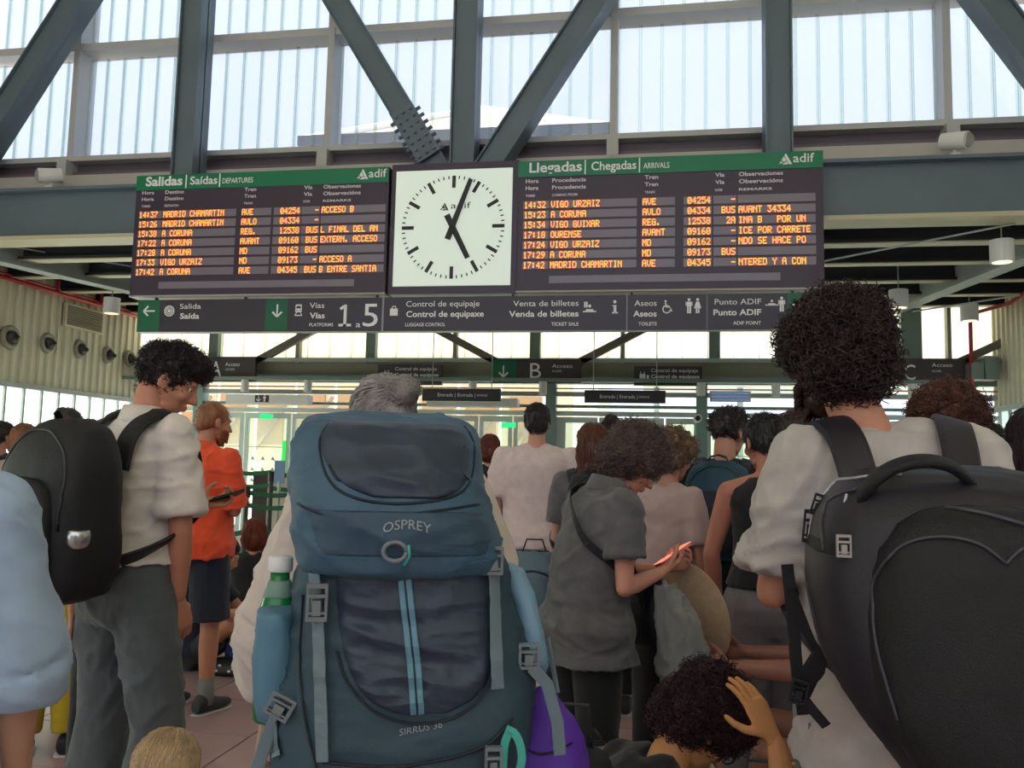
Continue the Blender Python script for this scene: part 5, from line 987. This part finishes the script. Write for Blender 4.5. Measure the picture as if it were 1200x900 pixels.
# grey ring with its loop on the lid edge
x, z = L1(463, 640); p, _ = S1.hit(x, z, .012); MB().tube([p+V3((.017*math.cos(a), -.002, .014*math.sin(a))) for a in [2*PI*k/20 for k in range(21)]], .0035, 8).build('ring', buck, K, True)
MB().tube([p+V3((.014, 0, .004)), p+V3((.020, -.006, .010)), p+V3((.022, 0, -.006)), p+V3((.014, .0, -.02))], .003, 6).build('cord_loop', tur, K, True)
a, z = L1(450, 618); b_, _ = L1(503, 618); text_on(S1, 'OSPREY', a, b_, z-.003, .014, mat('logo_grey', (150, 156, 164), .5), K, .010, .007)
a, z = L1(468, 856); b_, _ = L1(517, 856); text_on(S0, 'SIRRUS 36', a, b_, z, .010, MATS['logo_grey'], K, .004, 0, .012)
seam(S0, P1((395, 760), (408, 795), (440, 828), (490, 842), (545, 828), (575, 790), (582, 740)), .0022, 'panel_seam', piping, K, .004)
seam(S0, P1((352, 700), (350, 780), (360, 850), (372, 895)), .002, 'panel_seam', piping, K, .003); seam(S0, P1((380, 888), (470, 890), (560, 872), (600, 840)), .0025, 'panel_seam', piping, K, .004)
# side stretch pockets, left with a bottle, right empty and pale
def blob_px(rows, hd, cy, name, m_, yo=-.02, amp=.003, pw=2.6):
    f = local_px(K, yo); out = []
    for (py, a, b_), h_, c_ in zip(rows, hd, cy): (x0, z), (x1, _) = f(a, py), f(b_, py); out.append((z, (x0+x1)/2, c_, (x1-x0)/2, h_, pw))
    return link(softbox(out, 36, 30, amp, (10, 10, 12), 4), name, m_, K, True)
blob_px([(845, 322, 350), (832, 306, 354), (780, 301, 356), (740, 303, 356), (710, 307, 352), (706, 314, 348)], [.01, .06, .075, .08, .08, .055], [-.04]*6, 'side_pocket', mat('pocket_mid_blue', (84, 124, 150), .6, 0, .15, 380))
blob_px([(790, 618, 636), (770, 606, 640), (730, 600, 634), (690, 592, 624), (665, 588, 610), (660, 590, 602)], [.01, .05, .06, .055, .04, .015], [-.03]*6, 'side_pocket', mat('pocket_pale_blue', (124, 160, 188), .6, 0, .15, 380))
strap_px(S0, ((326, 836), (318, 850), (322, 890)), .018, 'hip_strap', web, .003, .012)
f = local_px(K, -.12); q = [f(*p) for p in ((622, 780), (640, 800), (652, 845), (655, 882))]; MB().ribbon([V3((x, -.13, z)) for x, z in q], .020, .003, (1, 0, 0)).build('loose_strap', web, K)
q = [f(*p) for p in ((324, 840), (312, 865), (300, 905))]; MB().ribbon([V3((x, -.11, z)) for x, z in q], .020, .003, (1, 0, 0)).build('loose_strap', web, K)
for pts in (((588, 842), (600, 850), (606, 875), (598, 905)), ((592, 845), (586, 862), (584, 900))): q = [f(*p) for p in pts]; MB().ribbon([V3((x, -.175, z)) for x, z in smooth_poly(q, 4)], .013, .004, (1, 0, .3)).build('turquoise_strap', tur, K)
harness(J3, slate_d, K, .06, .98, -.13) if 0 else None
sc_ = J3['s']; Mi = (Matrix.Translation(K.location) @ Matrix.Rotation(K.rotation_euler.z, 4, 'Z')).inverted()
for sd in (-1, 1):
    pts = []
    for h, xo, y in ((1.36, .08, -.12), (1.46, .10, -.07), (1.492, .11, 0.0), (1.45, .12, .10), (1.34, .13, .14), (1.2, .15, .14), (1.08, .17, .06), (1.0, .16, -.08), (.96, .13, -.14)): c_, F = J3['sp'](h); pts.append(tuple(Mi @ world(J3, snap(J3, [c_*sc_+F @ V3((sd*xo, y, 0))])[0])))
    sp5 = [V3(p) for p in smooth_poly(pts, 5)]; MB().ribbon(sp5, .06, .014, strap_sides(sp5, Mi @ world(J3, J3['sp'](1.28)[0]*sc_))).build('shoulder_strap', slate_d, K)
# green glass bottle with a white cap in the left pocket
f = local_px(K, -.03); x, z = f(327, 700); pb = Mi.inverted() @ V3((x, -.03, z)); g_ = lambda py: (pb.z+(700-py)/690)
t = thing('water_bottle', 'green bottle with white cap and pale label in the left pocket of the blue rucksack', 'bottle', (pb.x, pb.y, 0)); zz = pb.z
pr = lambda L_: MB().rings([(V3((0, 0, zz+a)), V3((r, 0, 0)), V3((0, r, 0))) for a, r in L_], 28)
pr([(-.20, .030), (-.195, .034), (-.03, .034), (0, .026), (.025, .0165), (.045, .0155)]).build('bottle_body', mat('bottle_green', (30, 120, 62), .12), t, True); pr([(.002, .0262), (.003, .027), (.028, .0185), (.029, .0165)]).build('label', mat('bottle_label', (120, 150, 140), .5), t, True)
pr([(.043, .0195), (.045, .0205), (.066, .0205), (.069, .018)]).build('cap', white_p, t, True)
# purple and black bags low on the right of the rucksack
def floor_bag(name, label, px, Y, z, secs, m_, extra=0, rz=0, cat='bag', amp=.006):
    p = at(px, 800, Y); t = thing(name, label, cat, (p.x, Y, z), rz); me = softbox(secs, 40, 30, amp, (9, 9, 9), len(label)); link(me, 'bag_body', m_, t, True); return t, Surf(me)
pu, sp_u = floor_bag('purple_bag', 'bright purple bag hanging beside the lower right of the blue rucksack', 640, 1.52, .74, [(0, 0, 0, .03, .03, 2), (.01, 0, 0, .07, .06, 3), (.12, 0, 0, .075, .07, 3), (.20, -.005, 0, .06, .05, 2.6), (.255, -.01, 0, .025, .02, 2), (.26, -.01, 0, .005, .005, 2)], mat('purple_fabric', (92, 46, 168), .6, 0, .2, 300, .15, 10))
MB().tube([V3((-.02, -.01, .24)), V3((-.03, .0, .30)), V3((.0, .01, .34)), V3((.02, 0, .25))], .005, 6).build('drawcord', web, pu); seam(sp_u, [(-.05, .18), (0, .165), (.05, .18)], .002, 'seam', piping, pu)
b2, sb = floor_bag('black_bag', 'black bag behind the purple bag, low beside the rucksack', 672, 1.75, .45, [(0, 0, 0, .04, .04, 2), (.02, 0, 0, .10, .08, 3), (.25, 0, 0, .10, .09, 3), (.36, 0, 0, .07, .06, 2.6), (.40, 0, 0, .02, .02, 2)], nylon); seam(sb, [(-.07, .1), (-.06, .3), (.06, .3), (.07, .1)], .003, 'zip', zpm, b2); MB().ribbon([(-.04, 0, .38), (-.03, 0, .46), (.03, 0, .46), (.04, 0, .38)], .02, .005, (0, 1, 0)).build('handle', nylon2, b2)
# ================================================================ the big black backpack on the right
o = at(1108, 720, 1.60); B = thing('backpack', 'big black travel backpack with curved zip pockets, at the lower right', 'backpack', (o.x, 1.60, 0), D(-2))
L0 = local_px(B, -.02); L1 = local_px(B, -.19)
bk = mat('backpack_black', (15, 14, 22), .62, 0, .3, 420, .12, 14); bk2 = mat('backpack_charcoal', (32, 28, 40), .5, 0, .2, 420, .1, 14); bks = mat('backpack_trim', (62, 58, 70), .35)
def secs2(rows, hd, cy, pw=3.4):
    out = []
    for (py, a, b_), h_, c_ in zip(rows, hd, cy): (x0, z), (x1, _) = L0(a, py), L0(b_, py); out.append((z, (x0+x1)/2, c_, (x1-x0)/2, h_, pw))
    return out
rows = [(960, 1110, 1230), (940, 1085, 1265), (890, 1050, 1272), (830, 1004, 1274), (770, 968, 1276), (700, 950, 1276), (640, 948, 1272), (600, 955, 1264), (570, 975, 1245), (553, 1000, 1215), (545, 1040, 1170)]
me = softbox(secs2(rows, [.04, .12, .17, .19, .20, .20, .19, .17, .14, .09, .03], [-.03]*11), 72, 70, .003, (8, 8, 8), 6); SB = Surf(me); link(me, 'main_compartment', bk2, B, True)
me = softbox(secs2([(925, 1110, 1240), (905, 1080, 1262), (850, 1036, 1268), (790, 1004, 1268), (700, 992, 1264), (640, 1000, 1256), (605, 1022, 1236), (590, 1050, 1200), (586, 1090, 1150)], [.02, .07, .10, .11, .11, .10, .08, .05, .02], [-.19]*9, 3.0), 64, 60, .003, (9, 9, 9), 8); SP = Surf(me); link(me, 'front_compartment', bk, B, True)
def SM(pts, Sx, r, name, m_, off=.003): return seam(Sx, [L1(*p) for p in pts], r, name, m_, B, off, 44)
SM(((1030, 850), (1004, 780), (1000, 680), (1012, 630), (1040, 602), (1085, 592), (1140, 600), (1180, 612)), SP, .0032, 'zip', bks)
SM(((1040, 830), (1018, 740), (1022, 672), (1045, 636), (1085, 624), (1125, 632), (1150, 652)), SP, .0028, 'zip', bks)
SM(((1150, 652), (1172, 636), (1205, 630), (1240, 640)), SP, .0028, 'zip', bks)
SM(((962, 640), (965, 600), (985, 572), (1020, 560), (1070, 556)), SB, .0035, 'zip', mat('zip_silver', (170, 166, 176), .3, .6), .004)
SM(((972, 650), (974, 608), (992, 582), (1025, 570)), SB, .003, 'zip', bks, .004)
SM(((955, 700), (962, 760), (990, 815)), SB, .003, 'panel_seam', bks, .003)
pts = []
for px, py, dy in ((1010, 602, -.12), (1022, 570, -.16), (1050, 548, -.17), (1085, 540, -.17), (1120, 546, -.16), (1150, 566, -.14), (1172, 594, -.12)):
    x, z = L1(px, py); pts.append((x, dy, z))
MB().ribbon([V3(p) for p in smooth_poly(pts, 5)], .030, .014, (0, 1, .5)).build('top_handle', bk, B, True)
def bkb(px, py, w_, h_, m_=mat('buckle_silver', (170, 168, 172), .3, .5), ry=0, off=.01): x, z = L1(px, py); p, _ = SB.hit(x, z, off); return buckle(p, w_, h_, m_, B, Ry(ry))
bkb(990, 640, .022, .036); bkb(951, 622, .022, .06, bk, .1, .0); bkb(958, 585, .020, .04, bk, .3)
for px, py in ((988, 573), (1000, 580)): x, z = L1(px, py); p, _ = SB.hit(x, z, .008); MB().tube([p, p+V3((-.008, -.006, -.03)), p+V3((-.002, -.006, -.045)), p+V3((.010, -.006, -.04))], .0022, 6).build('zip_pull', mat('zip_pull_white', (210, 208, 214), .3), B, True)
strap_on(SB, [L1(962, 642), L1(975, 645), L1(992, 648)], .02, 'compression_strap', bk, B, .003, .004)
f = local_px(B, .06)
for nm, w_, pts in (('hanging_strap', .022, ((921, 660), (928, 720), (934, 790), (942, 838))), ('hanging_strap', .016, ((926, 690), (945, 740), (962, 780), (950, 800), (936, 812))), ('hanging_strap', .018, ((930, 800), (948, 826), (968, 850))), ('hip_belt', .035, ((965, 760), (950, 785), (938, 812)))):
    q = smooth_poly([f(*p) for p in pts], 4); MB().ribbon([V3((x, .04+.002*k, z)) for k, (x, z) in enumerate(q)], w_, .004, (1, 0, 0)).build(nm, bk, B)
x, z = f(934, 806); buckle((x, .035, z), .030, .045, bk, B, Ry(.2))
sc_ = J5['s']; Mi = (Matrix.Translation(B.location) @ Matrix.Rotation(B.rotation_euler.z, 4, 'Z')).inverted()
for sd in (-1, 1):
    pts = []
    for h, xo, y in ((1.30, .09, -.20), (1.40, .10, -.155), (1.465, .11, -.10), (1.492, .12, -.02), (1.475, .13, .05), (1.40, .135, .12), (1.25, .14, .145), (1.13, .17, .10), (1.08, .185, .0), (1.02, .16, -.10), (.98, .12, -.16)): c_, F = J5['sp'](h); pts.append(tuple(Mi @ world(J5, snap(J5, [c_*sc_+F @ V3((sd*xo, y, 0))])[0])))
    sp5 = [V3(p) for p in smooth_poly(pts, 5)]; MB().ribbon(sp5, .072, .014, strap_sides(sp5, Mi @ world(J5, J5['sp'](1.28)[0]*sc_))).build('shoulder_strap', bk2, B)
# ================================================================ smaller things among the crowd
p = at(808, 720, 3.3); t = thing('straw_hat', 'wide straw sun hat hanging on edge behind the curly-haired phone user', 'hat', p); t.rotation_euler = (D(-80), D(8), D(-46))
hm = mat('straw', (186, 158, 130), .8, 0, .5, 200, .1, 30)
MB().rings([(V3((0, 0, z)), V3((r, 0, 0)), V3((0, r, 0))) for z, r in ((0, .195), (.004, .197), (.008, .18), (.016, .10), (.05, .092), (.085, .078), (.10, .05), (.103, .01))], 40).build('hat_body', hm, t, True); MB().rings([(V3((0, 0, z)), V3((r, 0, 0)), V3((0, r, 0))) for z, r in ((.018, .1015), (.019, .1035), (.042, .0965), (.043, .0955))], 40).build('hat_band', mat('band_tan', (112, 96, 76), .7), t, True)
t = thing('jacket', 'crumpled grey jacket draped down beside the straw hat', 'jacket', (lambda q: (q.x, 3.02, 0))(at(790, 740, 3.02)), D(-20)); hz = lambda py: at(790, py, 3.02).z
me = softbox([(hz(800), .03, 0, .05, .03, 2.2), (hz(790), .03, 0, .085, .05, 2.4), (hz(760), .025, 0, .085, .05, 2.4), (hz(720), .005, 0, .065, .045, 2.4), (hz(690), -.025, 0, .04, .035, 2.2), (hz(682), -.03, 0, .01, .01, 2)], 60, 60, .018, (20, 20, 5), 3); link(me, 'jacket_body', cloth('ash_grey', (128, 128, 130), var=.1), t, True)
me = softbox([(hz(812), .075, -.02, .02, .02, 2), (hz(800), .07, -.02, .035, .03, 2.2), (hz(750), .055, -.02, .035, .03, 2.2), (hz(712), .02, -.02, .03, .025, 2.2), (hz(705), .01, -.02, .01, .01, 2)], 28, 24, .008, (20, 20, 8), 5); link(me, 'sleeve', MATS['cloth_ash_grey'], t, True)
dk_, sd_ = floor_bag('drawstring_bag', 'royal blue drawstring bag beside the sitting person\'s bare knees', 291, 5.45, 0.0, [(0, 0, 0, .05, .05, 2), (.01, 0, 0, .13, .10, 3), (.14, 0, 0, .15, .12, 3), (.24, 0, 0, .10, .09, 2.4), (.30, 0, 0, .04, .04, 2), (.31, 0, 0, .01, .01, 2)], mat('royal_blue', (32, 48, 128), .6, 0, .2, 200, .1, 10), amp=.012)
for dx in (-.02, .02): MB().tube([V3((dx, 0, .29)), V3((dx*1.5, -.02, .40)), V3((dx*.5-.02, -.02, .50))], .006, 6).build('drawcord', mat('cord_navy', (24, 30, 70), .6), dk_)
p = at(262, 768, 5.2); t = thing('patterned_bag', 'black and white patterned bag on the floor beside the blue drawstring bag', 'bag', (p.x+.05, 5.3, 0)); link(softbox([(0, 0, 0, .18, .08, 3), (.02, 0, 0, .22, .10, 3), (.07, 0, 0, .21, .09, 3), (.10, 0, 0, .15, .05, 2.4), (.105, 0, 0, .05, .02, 2)], 36, 12, .006, (9, 9, 9), 3), 'bag_body', black, t, True)
random.seed(5)
for k in range(16): MB().ell((random.uniform(-.17, .17), -.095, random.uniform(.025, .075)), (.012, .006, .008), None, 8, 6).build('white_fleck', white_p, t, True)
tb, st = floor_bag('teal_bag', 'turquoise blue bag on the floor left of the sage trousers', 893, 2.5, 0, [(0, 0, 0, .05, .05, 2.5), (.02, 0, 0, .10, .09, 3.4), (.37, 0, 0, .10, .09, 3.4), (.54, 0, 0, .07, .06, 2.6), (.56, 0, 0, .02, .02, 2)], mat('turquoise_bag', (20, 112, 138), .5, 0, .15, 300, .1, 8)); 
seam(st, [(-.07, .38), (-.04, .49), (.04, .49), (.07, .38)], .003, 'zip', mat('zip_teal', (12, 60, 76), .5), tb); MB().ribbon([(-.05, 0, .54), (-.04, -.02, .60), (.04, -.02, .60), (.05, 0, .54)], .016, .004, (0, 1, 0)).build('handle', mat('zip_teal', (12, 60, 76), .5), tb)
bt, sbt = floor_bag('tote_bag', 'cream and black tote bag with glasses on top, left of the curly head', 700, 2.72, .0, [(0, 0, 0, .10, .08, 3), (.02, 0, 0, .15, .11, 3.4), (.43, 0, 0, .15, .11, 3.4), (.50, 0, 0, .13, .08, 3), (.53, 0, 0, .07, .04, 2.4), (.535, 0, 0, .02, .01, 2)], mat('canvas_cream', (176, 172, 158), .8, 0, .3, 200, .1, 10))
panel_on(sbt, [(.47, -.13, .13), (.42, -.145, .145), (.37, -.145, .145)], .006, 'black_band', black, bt, 20, 12); MB().tube([V3((-.08, -.08, .49)), V3((-.04, -.10, .54)), V3((.05, -.11, .53)), V3((.08, -.12, .40))], .008, 8).build('handle', MATS['canvas_cream'], bt, True)
t = thing('sunglasses', 'dark folded sunglasses lying on the cream and black tote bag', 'glasses', bt.location+V3((-.03, -.02, .542)), .4)
mb = MB()
for dx in (-.034, .034): mb.tube([V3((dx+.027*math.cos(a), .018*math.sin(a), .0)) for a in [2*PI*k/16 for k in range(17)]], .003, 6); MB().rings([(V3((dx, 0, -.001)), V3((.026, 0, 0)), V3((0, .017, 0))), (V3((dx, 0, .001)), V3((.026, 0, 0)), V3((0, .017, 0)))], 18).build('lens', mat('lens_dark', (60, 62, 66), .1), t)
mb.tube([(-.06, .0, 0), (-.06, .10, .01)], .003, 6).tube([(.06, .0, 0), (.06, .10, .012)], .003, 6).tube([(-.008, 0, 0), (.008, 0, 0)], .003, 6); mb.build('frame', black, t, True)

x = PX(1040, 3.1)[0]; t = thing('suitcase', 'dark suitcase used as a seat behind the light grey t-shirt', 'suitcase', (x+.05, 3.1, 0), D(4))
link(softbox([(.03, 0, 0, .22, .13, 6), (.04, 0, 0, .25, .155, 6), (.2, 0, 0, .255, .16, 6), (.36, 0, 0, .25, .155, 6), (.385, 0, 0, .22, .13, 6)], 48, 20), 'shell', mat('suitcase_dark', (40, 42, 50), .35), t, True)
for a in (-.2, .2):
    for b_ in (-.11, .11): MB().bar((a, b_-.015, .022), (a, b_+.015, .022), .022, flat=True).build('wheel', black, t)
MB().ribbon([(-.08, 0, .385), (-.07, 0, .40), (.07, 0, .40), (.08, 0, .385)], .02, .006, (0, 1, 0)).build('handle', black, t)
bpy.data.scenes.remove(S2)
